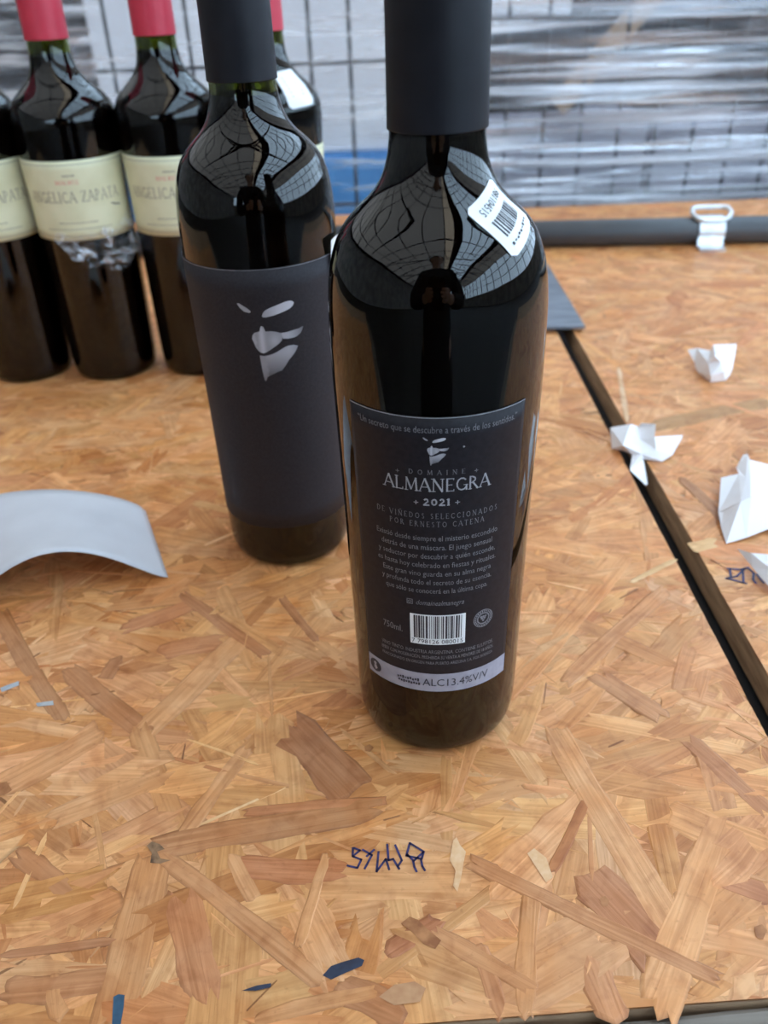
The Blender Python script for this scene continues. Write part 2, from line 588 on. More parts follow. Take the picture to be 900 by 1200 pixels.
TAN, LIGHT, OCHRE, BROWN, RED, CREAM = (.63, .315, .138), (.72, .385, .185), (.62, .30, .10), (.44, .21, .08), (.50, .20, .07), (.80, .55, .30)
for a in [
    (182, 992, 445, 945, 30, (.47, .27, .13), 1), (182, 1000, 130, 1205, 50, TAN, 0), (214, 1048, 240, 1168, 48, (.50, .25, .09), 1), (188, 998, 378, 1148, 27, (.52, .31, .15), 1),
    (340, 848, 425, 935, 52, (.40, .20, .10), 1), (-4, 1062, 138, 1030, 46, OCHRE, 0), (205, 990, 288, 876, 20, LIGHT, 0), (-4, 1120, 138, 1102, 11, (.42, .21, .09), 1),
    (849, 962, 765, 1185, 56, (.66, .43, .26), 1), (644, 850, 802, 1118, 38, (.62, .40, .22), 0), (552, 1010, 842, 1148, 21, (.50, .29, .13), 2), (694, 1022, 778, 1110, 58, (.44, .215, .10), 0),
    (803, 862, 905, 955, 22, (.46, .24, .09), 0), (646, 1022, 686, 940, 15, RED, 1), (622, 1038, 612, 1188, 28, TAN, 0), (274, 1018, 408, 1022, 30, (.50, .22, .09), 0),
    (350, 1108, 382, 1002, 15, LIGHT, 1), (212, 696, 312, 768, 16, (.45, .23, .09), 0), (78, 784, 172, 862, 26, (.44, .24, .11), 0), (-4, 716, 72, 846, 24, (.42, .24, .12), 0),
    (168, 858, 288, 742, 26, LIGHT, 0), (188, 762, 262, 750, 20, (.50, .25, .10), 0), (146, 738, 232, 706, 16, (.50, .24, .10), 0), (120, 798, 138, 770, 16, (.40, .21, .09), 0),
    (22, 1000, 82, 1045, 30, (.46, .25, .11), 0), (660, 800, 778, 690, 20, (.56, .33, .16), 0), (700, 790, 780, 842, 22, (.48, .27, .11), 0), (738, 682, 792, 655, 6, CREAM, 2),
    (452, 1115, 516, 1075, 26, (.42, .17, .075), 0), (395, 1150, 470, 1185, 40, (.42, .22, .09), 0), (505, 1090, 628, 1160, 24, (.53, .32, .15), 1), (60, 960, 200, 905, 26, LIGHT, 0),
    (285, 950, 452, 937, 12, (.50, .24, .10), 1), (0, 925, 120, 860, 30, (.60, .37, .19), 0), (820, 1020, 905, 1050, 26, (.46, .21, .10), 0), (690, 1120, 720, 1195, 40, (.52, .28, .12), 0),
    (560, 1100, 590, 1190, 24, (.50, .27, .11), 0), (780, 950, 905, 1000, 40, (.72, .50, .32), 0), (330, 700, 372, 752, 10, (.42, .22, .09), 0), (0, 1165, 130, 1150, 34, (.47, .26, .10), 0),
    (300, 1192, 440, 1158, 22, TAN, 0), (60, 1140, 66, 1195, 24, TAN, 0), (270, 1000, 300, 1060, 22, LIGHT, 0)]:
    a = list(a)
    if isinstance(a[5], tuple) and a[5] not in (TAN, LIGHT, OCHRE, BROWN, RED, CREAM):
        a[5] = (a[5][0] * 1.16, a[5][0] * 1.16 * (.45 * a[5][1] / a[5][0] + .225), a[5][0] * 1.16 * (.105 + .2 * a[5][1] / a[5][0]))
    strand_part(*a)
strand_part(808, 642, 840, 634, 15, CREAM, 2, B_RIGHT, .9)
strand_part(725, 430, 735, 495, 6, (.76, .55, .37), 1, B_RIGHT, .9)
strand_part(760, 500, 900, 470, 14, (.50, .28, .12), 0, B_RIGHT)
strand_part(800, 560, 850, 610, 12, (.46, .22, .10), 0, B_RIGHT)

# weathered timber along the front edge
tb = empty('front_timber', (0, .1222, -.06), 'weathered grey timber along the front edge of the table', 'timber', rz=math.atan(.0336))
bm = bmesh.new()
nseg = 60
prof = [(-.0175, 0), (-.0175, .0545), (-.016, .057), (.0172, .0575), (.0188, .056), (.0188, 0)]
rings = []
for k in range(nseg + 1):
    x = -.8 + 1.6 * k / nseg
    rings.append([bm.verts.new((x, y + .0006 * math.sin(k * 1.7 + y * 300), z + (.0007 * math.sin(k * .9 + y * 90) if z > .05 else 0))) for y, z in prof])
for A, Bq in zip(rings, rings[1:]):
    for i in range(len(prof)):
        j = (i + 1) % len(prof)
        bm.faces.new((A[i], A[j], Bq[j], Bq[i]))
bm.faces.new(rings[0][::-1])
bm.faces.new(rings[-1])
new_obj('beam', bm_mesh('beam', bm), tb, M_TIMBER)
# supports under the table
for nm, x in (('left', -.72), ('middle', .173), ('right', .8)):
    bm = bmesh.new()
    lab = {'left': 'steel trestle tube under the left end of the table', 'middle': 'steel trestle tube under the gap between the boards', 'right': 'steel trestle tube under the right end of the table'}[nm]
    r = empty('table_trestle', (x, .68, FLOOR_Z), lab, 'trestle', 'trestles under the table')
    tube(bm, [(0, -.48, .9 - .018 - .021), (0, .48, .9 - .018 - .021)], .02, 10)
    new_obj('rail', bm_mesh('rail', bm, True), r, M_BEAM)
    for yy in (-.4, .4):
        bm = bmesh.new()
        tube(bm, [(0, yy, 0), (0, yy, .9 - .06)], .018, 10)
        new_obj('leg', bm_mesh('leg', bm, True), r, M_BEAM)

# ------------------------------------------------------------------ lettering
STROKE = {
    'A': (.74, [((0, 0), (.36, 1), .07), ((.36, 1), (.74, 0), .13), ((.15, .34), (.58, .34), .06)], [(0, 0), (.74, 0)]),
    'C': (.72, [('arc', .42, .5, .40, .5, 42, 318, .10)], []),
    'D': (.76, [((.1, 0), (.1, 1), .12), ('arc', .28, .5, .46, .5, -90, 90, .10), ((.05, .97), (.3, .97), .06), ((.05, .03), (.3, .03), .06)], []),
    'E': (.58, [((.1, 0), (.1, 1), .12), ((.05, .97), (.54, .97), .06), ((.1, .5), (.45, .5), .06), ((.05, .03), (.56, .03), .06), ((.54, .86), (.54, 1), .05), ((.56, 0), (.56, .16), .05)], []),
    'G': (.78, [('arc', .42, .5, .40, .5, 42, 330, .10), ((.74, .02), (.74, .42), .11), ((.54, .42), (.84, .42), .05)], []),
    'I': (.26, [((.13, 0), (.13, 1), .12)], [(.13, 0), (.13, 1)]),
    'L': (.56, [((.1, 0), (.1, 1), .12), ((.05, .03), (.54, .03), .06), ((.54, 0), (.54, .2), .05)], [(.1, 1)]),
    'M': (.92, [((.1, 0), (.14, 1), .07), ((.14, 1), (.46, .1), .13), ((.46, .1), (.78, 1), .06), ((.78, 1), (.84, 0), .13)], [(.1, 0), (.84, 0)]),
    'N': (.8, [((.1, 0), (.1, 1), .07), ((.1, 1), (.7, 0), .13), ((.7, 0), (.7, 1), .07)], [(.1, 0), (.7, 1), (.06, 1)]),
    'O': (.86, [('arc', .43, .5, .40, .5, 0, 360, .10)], []),
    'P': (.6, [((.1, 0), (.1, 1), .12), ('arc', .25, .73, .28, .25, -90, 90, .10), ((.05, .97), (.27, .97), .06), ((.1, .48), (.27, .48), .06)], [(.1, 0)]),
    'R': (.7, [((.1, 0), (.1, 1), .12), ('arc', .25, .74, .26, .24, -90, 90, .10), ((.05, .97), (.27, .97), .06), ((.1, .5), (.27, .5), .06), ((.3, .5), (.66, 0), .12)], [(.1, 0), (.66, 0)]),
    'S': (.54, [('arc', .27, .75, .20, .22, 30, 270, .10), ('arc', .27, .25, .22, .25, -150, 90, .10)], []),
    'T': (.68, [((.34, 0), (.34, 1), .12), ((0, .97), (.68, .97), .06), ((.02, .84), (.02, 1), .05), ((.66, .84), (.66, 1), .05)], [(.34, 0)]),
    'V': (.74, [((0, 1), (.37, 0), .13), ((.37, 0), (.74, 1), .07)], [(0, 1), (.74, 1)]),
    'Z': (.66, [((.04, .97), (.6, .97), .06), ((.6, .97), (.04, .03), .13), ((.04, .03), (.63, .03), .06), ((.04, .8), (.04, 1), .05), ((.63, 0), (.63, .2), .05)], []),
    'B': (.62, [((.1, 0), (.1, 1), .12), ('arc', .25, .75, .24, .23, -90, 90, .10), ('arc', .25, .26, .29, .25, -90, 90, .10), ((.1, .51), (.27, .51), .06), ((.05, .97), (.25, .97), .06), ((.05, .03), (.25, .03), .06)], []),
    'X': (.7, [((0, 1), (.7, 0), .13), ((0, 0), (.7, 1), .07)], [(0, 0), (.7, 0), (0, 1), (.7, 1)]),
    '2': (.56, [('arc', .26, .52, .20, .2, 170, -20, .11), ((.45, .46), (.05, .03), .10), ((.03, .05), (.54, .05), .12)], []),
    '0': (.6, [('arc', .3, .36, .25, .34, 0, 360, .11)], []),
    '1': (.34, [((.17, 0), (.17, .7), .13), ((.03, .6), (.2, .7), .07)], [(.17, 0)]),
    '+': (.5, [((.25, .15), (.25, .65), .09), ((0, .4), (.5, .4), .09)], []),
    ' ': (.34, [], []),
}
STROKE['\u00d1'] = (.8, STROKE['N'][1] + [((.2, 1.14), (.6, 1.2), .08)], STROKE['N'][2])


def serif_text(s, h, gap=.14, weight=1.0):
    """flat polygons of serif capitals, centred on x, baseline y = 0"""
    V, F = [], []
    x = 0.0

    def seg(a, b, w):
        a, b = Vector((a[0], a[1])), Vector((b[0], b[1]))
        d = (b - a)
        if d.length < 1e-6:
            return
        d.normalize()
        n = Vector((-d.y, d.x)) * w * weight / 2
        k = len(V)
        e = d * w * .12
        V.extend([a - e - n, b + e - n, b + e + n, a - e + n])
        F.append((k, k + 1, k + 2, k + 3))
    for ch in s:
        adv, strokes, serifs = STROKE[ch]
        for st in strokes:
            if st[0] == 'arc':
                _, cx, cy, rx, ry, a0, a1, w = st
                n = max(4, int(abs(a1 - a0) / 30))
                P = [(x + cx + (rx - w / 2) * math.cos(math.radians(a0 + (a1 - a0) * i / n)), cy + (ry - w / 2) * math.sin(math.radians(a0 + (a1 - a0) * i / n))) for i in range(n + 1)]
                for p, q in zip(P, P[1:]):
                    seg(p, q, w)
            else:
                a, b, w = st
                seg((x + a[0], a[1]), (x + b[0], b[1]), w)
        for sx, sy in serifs:
            yy = .025 if sy < .5 else .975
            seg((x + sx - .13, yy), (x + sx + .13, yy), .05)
        x += adv + gap
    x -= gap
    V = [((v.x - x / 2) * h, v.y * h) for v in V]
    return V, F, x * h


def font_text(s, h, shear=0.0, width=None):
    cu = bpy.data.curves.new('txt', 'FONT')
    cu.body = s
    cu.size = h
    cu.align_x = 'CENTER'
    cu.shear = shear
    cu.resolution_u = 2
    ob = bpy.data.objects.new('txt', cu)
    COL.objects.link(ob)
    me = bpy.data.meshes.new_from_object(ob)
    V = [(v.co.x, v.co.y) for v in me.vertices]
    F = [tuple(p.vertices) for p in me.polygons]
    bpy.data.objects.remove(ob)
    bpy.data.curves.remove(cu)
    bpy.data.meshes.remove(me)
    w = max(v[0] for v in V) - min(v[0] for v in V)
    if width:
        V = [(x * width / w, y) for x, y in V]
    return V, F


class Print:
    """flat shapes (x, y in metres, y = height on the bottle) wrapped round a bottle"""
    def __init__(self):
        self.V, self.F = [], []

    def add(self, VF, dx=0, dy=0, rot=0.0):
        V, F = VF[0], VF[1]
        k = len(self.V)
        c, s = math.cos(rot), math.sin(rot)
        self.V += [(x * c - y * s + dx, x * s + y * c + dy) for x, y in V]
        self.F += [tuple(i + k for i in f) for f in F]
        return self

    def rect(self, x0, x1, y0, y1, nx=1):
        k = len(self.V)
        for i in range(nx + 1):
            x = x0 + (x1 - x0) * i / nx
            self.V += [(x, y0), (x, y1)]
        for i in range(nx):
            a = k + 2 * i
            self.F.append((a, a + 2, a + 3, a + 1))
        return self

    def poly(self, pts):
        k = len(self.V)
        self.V += pts
        self.F.append(tuple(range(k, k + len(pts))))
        return self

    def ring(self, cx, cy, r0, r1, n=24, a0=0, a1=360):
        k = len(self.V)
        for i in range(n + 1):
            a = math.radians(a0 + (a1 - a0) * i / n)
            self.V += [(cx + r0 * math.cos(a), cy + r0 * math.sin(a)), (cx + r1 * math.cos(a), cy + r1 * math.sin(a))]
        for i in range(n):
            b = k + 2 * i
            self.F.append((b, b + 1, b + 3, b + 2))
        return self

    def dense(self, step=.0014):
        bm = bmesh.new()
        vs = [bm.verts.new((x, y, 0)) for x, y in self.V]
        for f in self.F:
            bm.faces.new([vs[i] for i in f])
        bmesh.ops.triangulate(bm, faces=bm.faces)
        for _ in range(6):
            lg = [e for e in bm.edges if e.calc_length() > step]
            if not lg:
                break
            bmesh.ops.subdivide_edges(bm, edges=lg, cuts=1)
            bmesh.ops.triangulate(bm, faces=bm.faces)
        bm.verts.index_update()
        self.V = [(v.co.x, v.co.y) for v in bm.verts]
        self.F = [tuple(v.index for v in f.verts) for f in bm.faces]
        bm.free()
        return self

    def wrap(self, name, rfun, off, a0, parent, m, R=None):
        V = []
        for x, y in self.V:
            r = rfun(y)
            a = a0 + x / (R or r)
            V.append(((r + off) * math.sin(a), -(r + off) * math.cos(a), y))
        me = mesh(name, V, self.F)
        bm = bmesh.new()
        bm.from_mesh(me)
        bmesh.ops.triangulate(bm, faces=[f for f in bm.faces if len(f.verts) > 4])
        bm.to_mesh(me)
        bm.free()
        return new_obj(name, me, parent, m)


def label_patch(name, rfun, a0, half, z0, z1, parent, m, t=.0003, na=40, nz=12, lean=None):
    """a paper label wrapped round the bottle: outer face and a thin rim"""
    V, F = [], []
    for i in range(na + 1):
        for j in range(nz + 1):
            z = z0 + (z1 - z0) * j / nz
            a = a0 - half + 2 * half * i / na
            r = rfun(z) + t
            V.append((r * math.sin(a), -r * math.cos(a), z))
    w = nz + 1
    for i in range(na):
        for j in range(nz):
            F.append((i * w + j, (i + 1) * w + j, (i + 1) * w + j + 1, i * w + j + 1))
    rim = [(i, 0) for i in range(na)] + [(na, j) for j in range(nz)] + [(i, nz) for i in range(na, 0, -1)] + [(0, j) for j in range(nz, 0, -1)]
    base = len(V)
    for i, j in rim:
        z = z0 + (z1 - z0) * j / nz
        a = a0 - half + 2 * half * i / na
        r = rfun(z) - .0001
        V.append((r * math.sin(a), -r * math.cos(a), z))
    n = len(rim)
    for k in range(n):
        i, j = rim[k]
        i2, j2 = rim[(k + 1) % n]
        F.append((base + k, base + (k + 1) % n, i2 * w + j2, i * w + j))
    me = mesh(name, V, F)
    me.polygons.foreach_set('use_smooth', [k < na * nz for k in range(len(me.polygons))])
    return new_obj(name, me, parent, m)


# ------------------------------------------------------------------ bottles
def smooth_prof(kz, kr, z0, z1, n):
    """monotone cubic through knots"""
    kz, kr = np.array(kz), np.array(kr)
    h = np.diff(kz)
    d = np.diff(kr) / h
    m = np.zeros(len(kz))
    m[0], m[-1] = d[0], d[-1]
    for i in range(1, len(kz) - 1):
        if d[i - 1] * d[i] > 0:
            w1, w2 = 2 * h[i] + h[i - 1], h[i] + 2 * h[i - 1]
            m[i] = (w1 + w2) / (w1 / d[i - 1] + w2 / d[i])
    def f(z):
        z = min(max(z, kz[0]), kz[-1])
        i = min(int(np.searchsorted(kz, z, 'right')) - 1, len(kz) - 2)
        t = (z - kz[i]) / h[i]
        return ((2 * t**3 - 3 * t**2 + 1) * kr[i] + (t**3 - 2 * t**2 + t) * h[i] * m[i] + (-2 * t**3 + 3 * t**2) * kr[i + 1] + (t**3 - t**2) * h[i] * m[i + 1])
    return f


D_Z = [0, .0012, .004, .009, .018, .06, .105, .143, .177, .190, .1988, .2075, .2120, .2165, .2205, .2245, .229, .2350, .2415, .2475, .262, .305]
D_R = [.0300, .0322, .0340, .0351, .0356, .0362, .0369, .0377, .0383, .03815, .0376, .0362, .0348, .0328, .0298, .0258, .0212, .0176, .0158, .0152, .0150, .0148]
A_Z = [0, .0012, .004, .009, .018, .06, .11, .16, .185, .196, .203, .209, .2145, .2195, .2245, .230, .237, .245, .2521, .305]
A_R = [.0305, .0325, .0340, .0348, .0353, .0360, .0367, .0377, .0386, .0388, .0384, .0366, .0330, .0278, .0226, .0184, .0158, .0148, .0145, .0142]
RD, RA = smooth_prof(D_Z, D_R, 0, .305, 0), smooth_prof(A_Z, A_R, 0, .305, 0)


def bottle(name, label, cat, group, loc, rf, cap_z, fill, capmat, capr, red):
    root = empty(name, loc, label, cat, group)
    zs = [0, .0006, .0012, .0025, .004, .006, .009, .013, .018] + list(np.linspace(.03, .18, 12)) + list(np.linspace(.185, .25, 30)) + list(np.linspace(.255, .302, 8))
    wall = .0028
    outer = [(rf(z), z) for z in zs]
    zi = [z for z in zs if z > .012]
    inner = [(max(rf(z) - wall, .004), z) for z in zi][::-1]
    prof = [(.0005, .007), (.014, .003)] + outer + inner + [(.022, .013), (.0005, .02)]
    new_obj('glass_body', lathe('glass_body', prof, 96), root, M_GLASS)
    wz = [z for z in zs if .0085 < z < fill]
    wine = [(.0005, .0095), (.02, .0055), (rf(.004) - .006, .0028), (rf(.006) - .0030, .005)] + [(rf(z) - .0022, z) for z in wz] + [(rf(fill) - .0022, fill), (.0005, fill)]
    new_obj('wine', lathe('wine', wine, 72), root, M_WINE)
    # capsule: slightly flared skirt, folded lip, domed top
    t = .0005
    cz = [cap_z, cap_z + .0004] + list(np.linspace(cap_z + .004, .292, 10))
    cp = [(rf(cap_z) + .0001, cap_z)] + [(rf(z) + t + capr, z) for z in cz] + [(rf(.294) + capr + .0002, .294), (rf(.3) + capr, .3005), (rf(.302) + capr - .0008, .3025), (.010, .3034), (.0005, .3036)]
    new_obj('capsule', lathe('capsule', cp, 80), root, capmat)
    return root


# the black labelled pair
MAIN = (.0213, .2890, 0)
AM = -math.atan2(MAIN[0], MAIN[1])
main = bottle('wine_bottle', 'dark wine bottle in front showing its black back label with barcode', 'wine bottle', 'black capped wine bottles', MAIN, RD, .2480, .2476, M_CAPBLACK, .0003, False)
B2 = (-.0565, .4300, 0)
AB = -math.atan2(B2[0], B2[1])
second = bottle('wine_bottle', 'dark wine bottle with plain black front label bearing a pale mask emblem', 'wine bottle', 'black capped wine bottles', B2, RD, .2490, .2435, M_CAPBLACK, .0003, False)


def mask_emblem(w, x0, y0, sy, rfun, a0, parent, R):
    """pale mask print: brows, nose with cheek, chin; tones fade as printed"""
    k = w / 440.0
    shapes = [[(190, 150), (205, 148), (225, 160), (260, 182), (288, 205), (290, 216), (280, 222), (240, 212), (210, 185)],
              [(372, 248), (384, 224), (400, 208), (432, 194), (470, 182), (520, 168), (560, 158), (596, 156), (618, 162), (630, 178), (618, 198), (596, 214), (550, 230), (500, 243), (450, 254), (402, 262), (380, 260)],
              [(275, 425), (282, 398), (300, 378), (340, 368), (350, 338), (358, 326), (374, 336), (386, 372), (430, 372), (470, 382), (505, 396), (516, 430), (505, 455), (478, 480), (448, 498), (414, 518), (382, 535), (362, 543), (345, 545), (326, 534), (312, 520), (298, 496), (290, 472)],
              [(505, 396), (560, 394), (600, 388), (650, 384), (692, 372), (684, 396), (668, 420), (640, 438), (610, 448), (560, 448), (516, 442), (516, 430)],
              [(320, 560), (340, 566), (362, 567), (394, 563), (424, 556), (456, 544), (484, 530), (520, 514), (556, 504), (600, 506), (634, 520), (618, 548), (600, 572), (576, 596), (548, 622), (516, 664), (482, 700), (456, 704), (432, 690), (410, 668), (392, 650), (382, 672), (372, 700), (362, 742), (350, 772), (342, 776), (336, 768), (330, 725), (326, 680), (322, 610)]]
    V, F, I = [], [], []
    for n, sh in enumerate(shapes):
        P = Print().poly([(x, -y) for x, y in sh][::-1]).dense(26)
        b = len(V)
        for x, yn in P.V:
            y = -yn
            if n == 0:
                t = .62
            elif n == 1:
                t = .60 + .35 * min(1, max(0, (x - 370) / 130))
            elif n == 2:
                t = .50 + .42 * math.exp(-((x - 352) / 22) ** 2) + .22 * math.exp(-((x - 450) / 40) ** 2 - ((y - 450) / 50) ** 2) + (.2 if x < 305 else 0)
            elif n == 3:
                t = .72 - .50 * max(0, (x - 560) / 130)
            else:
                t = .66 - .42 * max(0, (y - 560) / 150) if x > 375 else .52 - .2 * max(0, (y - 640) / 130)
                t -= .25 * max(0, (x - 560) / 75)
            V.append((x0 + (x - 430) * k, y0 - (y - 460) * k * sy))
            I.append(max(.05, min(1, t)))
        F += [tuple(i + b for i in f) for f in P.F]
    P = Print()
    P.V, P.F = V, F
    o = P.wrap('mask_emblem', rfun, OFF, a0, parent, M_MASK, R)
    at = o.data.attributes.new('ink', 'FLOAT', 'POINT')
    at.data.foreach_set('value', I)
    return o


M_MASK = mat('pale_mask_print', (.45, .46, .5), .6)
nt, _b, _N, _L = nodes(M_MASK)
_at = _N('ShaderNodeAttribute')
_at.attribute_name = 'ink'
_mx = _N('ShaderNodeMixRGB')
_mx.inputs[1].default_value = (.02, .019, .024, 1)
_mx.inputs[2].default_value = (.62, .62, .68, 1)
_L(_at.outputs['Fac'], _mx.inputs[0])
_L(_mx.outputs[0], _b.inputs['Base Color'])
OFF = .00042

# back label of the front bottle
lab = label_patch('back_label', RD, AM, math.radians(51), .0400, .1660, main, M_LABBACK, nz=16)
HALFW = math.radians(51) * .037
RL = .0372


def put(P, name, m, parent=lab, off=OFF, rf=RD, a0=AM, R=RL):
    return P.wrap(name, rf, off, a0, parent, m, R)


P = Print().rect(-HALFW * 1.0, HALFW * 1.0, .1657, .1660, 30)
put(P, 'label_rim', M_INKGREY)
P = Print().add(font_text('\u201cUn secreto que se descubre a trav\u00e9s de los sentidos.\u201d', .0036, 0, .058), 0, .1602)
put(P, 'lettering', M_INKDIM)
mask_emblem(.0076, -.0005, .1532, 1.0, RD, AM, lab, RL)
put(Print().ring(.0089, .1546, 0, .00035, 8), 'speck', M_INKGREY)
P = Print().add(serif_text('DOMAINE', .0019, .85), 0, .1440)
P.add(serif_text('+', .0026), -.0135, .1434).add(serif_text('+', .0026), .0135, .1434)
put(P, 'lettering', M_INKDIM)
v, f, w = serif_text('ALMANEGRA', .0053, .12)
P = Print().add(([(x * .0375 / w, y) for x, y in v], f), 0, .1372)
put(P, 'lettering', M_INKGREY)
v, f, w = serif_text('2021', .0040, .1, 1.3)
P = Print().add((v, f), 0, .1314).add(serif_text('+', .0032), -.0072, .1312).add(serif_text('+', .0032), .0072, .1312)
put(P, 'lettering', M_INKGREY)
v, f, w = serif_text('DE VI\u00d1EDOS SELECCIONADOS', .0023, .42)
P = Print().add(([(x * .045 / w, y) for x, y in v], f), 0, .1258)
v, f, w = serif_text('POR ERNESTO CATENA', .0023, .42)
P.add(([(x * .0345 / w, y) for x, y in v], f), 0, .1222)
put(P, 'lettering', M_INKDIM)
P = Print()
rows = ['Existi\u00f3 desde siempre el misterio escondido', 'detr\u00e1s de una m\u00e1scara. El juego sensual', 'y seductor por descubrir a qui\u00e9n esconde,', 'es hasta hoy celebrado en fiestas y rituales.', 'Este gran vino guarda en su alma negra', 'y profunda todo el secreto de su esencia,', 'que s\u00f3lo se conocer\u00e1 en la \u00faltima copa.']
wid = [.0465, .0425, .0455, .0465, .0425, .0435, .0405]
for k, (s, wd) in enumerate(zip(rows, wid)):
    P.add(font_text(s, .0034, 0, wd), 0, .1160 - k * .00405)
put(P, 'lettering', M_INKDIM)
P = Print().add(font_text('domainealmanegra', .0034, .35, .0185), .0012, .0858)
for a, b, c2, d2 in ((-.0116, -.0092, .0856, .0859), (-.0116, -.0092, .0878, .0881), (-.0116, -.0113, .0856, .0881), (-.0095, -.0092, .0856, .0881)):
    P.rect(a, b, c2, d2)
P.ring(-.0104, .08685, .0004, .0007, 12)
put(P, 'lettering', M_INKDIM)
# barcode on its white field
bc = Print().rect(-.0105, .0115, .0658, .0810, 12)
field = put(bc, 'barcode_field', M_WHITE)
P = Print()
random.seed(12)
x = -.0090
while x < .0100:
    wv = random.choice((.00025, .00025, .0005, .00075))
    P.rect(x, x + wv, .0690, .0805)
    x += wv + random.choice((.0003, .0003, .0006))
P.add(font_text('7 798126 080015', .0030, 0, .0205), .0004, .0664)
put(P, 'barcode', M_INKDARK, off=OFF + .00012)
P = Print().add(font_text('750ml.', .0046, 0, .0088), -.0182, .0705)
put(P, 'lettering', M_INKDIM)
# round seal
P = Print().ring(.0192, .0758, .0040, .0044, 30)
for k in range(22):
    a = 2 * math.pi * k / 22
    P.rect(.0192 + .0035 * math.cos(a) - .0003, .0192 + .0035 * math.cos(a) + .0003, .0758 + .0035 * math.sin(a) - .0004, .0758 + .0035 * math.sin(a) + .0004)
P.ring(.0192, .0758, .0023, .0029, 26)
for gx, gy in ((0, -.001), (-.0006, 0), (.0006, 0), (-.0010, .0009), (0, .0009), (.0010, .0009)):
    P.ring(.0192 + gx, .0758 + gy, 0, .00055, 8)
put(P, 'seal', M_INKDIM)
# legal lines
P = Print().add(font_text('VINO TINTO. INDUSTRIA ARGENTINA. CONTIENE SULFITOS.', .0026, 0, .0485), .0004, .0610)
P.add(font_text('BEBER CON MODERACI\u00d3N. PROHIBIDA SU VENTA A MENORES DE 18 A\u00d1OS.', .0025, 0, .0490), .0004, .0581)
put(P, 'lettering', M_INKDIM)
P = Print().add(font_text('FRACCIONADO EN ORIGEN PARA PUERTO ARIZONA S.A. POR BODEGA', .0022, 0, .0485), .0004, .0552)
put(P, 'lettering', M_INKDIM)
P = Print().rect(-HALFW * .995, HALFW * .995, .0402, .0500, 30)
strip = put(P, 'strip', M_STRIPE)
P = Print().ring(-.0285, .0452, 0, .0033, 20)
P.add(font_text('ALC13.4%V/V', .0056, 0, .0285), .0085, .0434)
for k in range(9):
    P.rect(-.0168 + k * .0011, -.0168 + k * .0011 + .0008, .0452 + .0004 * (k % 2), .0463 + .0003 * (k % 3))
    P.rect(-.0164 + k * .0011, -.0164 + k * .0011 + .0008, .0436 - .0002 * (k % 3), .0447 - .0002 * (k % 2))
put(P, 'print', M_INKDARK, off=OFF + .00012)
P = Print().ring(-.0285, .0465, 0, .0008, 10).poly([(-.0291, .0456), (-.0279, .0456), (-.0272, .0442), (-.0283, .0430), (-.0292, .0440)])
put(P, 'warning_icon', M_STRIPE, off=OFF + .0002)


# price sticker on the shoulder, following the curved glass
def surf_patch(name, rf, zc, ac, rot, hw, hh, shapes, parent, m, off, grid=0, corner=0.0):
    """flat shapes laid on the bottle's shoulder round the point (zc, ac); x across, y up the slope"""
    zt = np.linspace(0, .3, 3001)
    rt = np.array([rf(z) for z in zt])
    s = np.concatenate([[0], np.cumsum(np.hypot(np.diff(zt), np.diff(rt)))])
    s0 = np.interp(zc, zt, s)
    c, sn = math.cos(rot), math.sin(rot)
    r0 = rf(zc)
    V = []
    for x, y in shapes.V:
        X, Y = x * c - y * sn, x * sn + y * c
        z = float(np.interp(s0 + Y, s, zt))
        r = rf(z)
        e = 1e-4
        dr = (rf(z + e) - rf(z - e)) / (2 * e)
        nl = math.hypot(1, dr)
        # paper does not stretch: spread the angle by the mean of local and central radius
        a = ac + X / (.5 * (r + r0))
        rr, zz = r + off / nl, z - off * dr / nl
        V.append((rr * math.sin(a), -rr * math.cos(a), zz))
    me = mesh(name, V, shapes.F)
    return new_obj(name, me, parent, m)


def grid_patch(hw, hh, n=14, corner=.002):
    P = Print()
    for j in range(n + 1):
        y = -hh + 2 * hh * j / n
        e = max(0.0, corner - (hh - abs(y)))
        ins = corner - math.sqrt(max(corner**2 - e**2, 0)) if e > 0 else 0
        for i in range(n + 1):
            P.V.append(((-hw + ins) + 2 * (hw - ins) * i / n, y))
    w = n + 1
    for j in range(n):
        for i in range(n):
            a = j * w + i
            P.F.append((a, a + 1, a + w + 1, a + w))
    return P


STK = (.2240, AM + math.radians(52), math.radians(26))
st = surf_patch('price_sticker', RD, STK[0], STK[1], STK[2], 0, 0, grid_patch(.0102, .0100), main, M_WHITE, .0004)
tag(st, 'white price sticker with small barcode')
P = Print()
random.seed(5)
x = -.0066
while x < .0066:
    wv = random.choice((.0003, .0005, .0008))
    P.rect(x, x + wv, -.0040, .0022)
    x += wv + random.choice((.0004, .0006))
P.add(font_text('981104515', .0040, 0, .0145), .0006, .0072, math.pi)
for k in range(9):
    P.rect(-.007 + k * .0016, -.007 + k * .0016 + .0010, -.0072 + .0003 * (k % 2), -.0062 - .0002 * (k % 3))
surf_patch('sticker_print', RD, STK[0], STK[1], STK[2], 0, 0, P, st, M_INKDARK, .00055)

# front label of the second bottle
AF = AB - math.radians(10)
lab2 = label_patch('front_label', RD, AB, math.radians(112), .0290, .1742, second, M_LABDARK, na=70, nz=14)
P = Print().rect(-math.radians(112) * RL, math.radians(112) * RL, .1738, .1742, 60)
P.wrap('label_rim', RD, OFF, AB, lab2, M_INKDIM, RL)
mask_emblem(.0265, 0, .1385, 1.06, RD, AB + math.radians(1), lab2, RL)
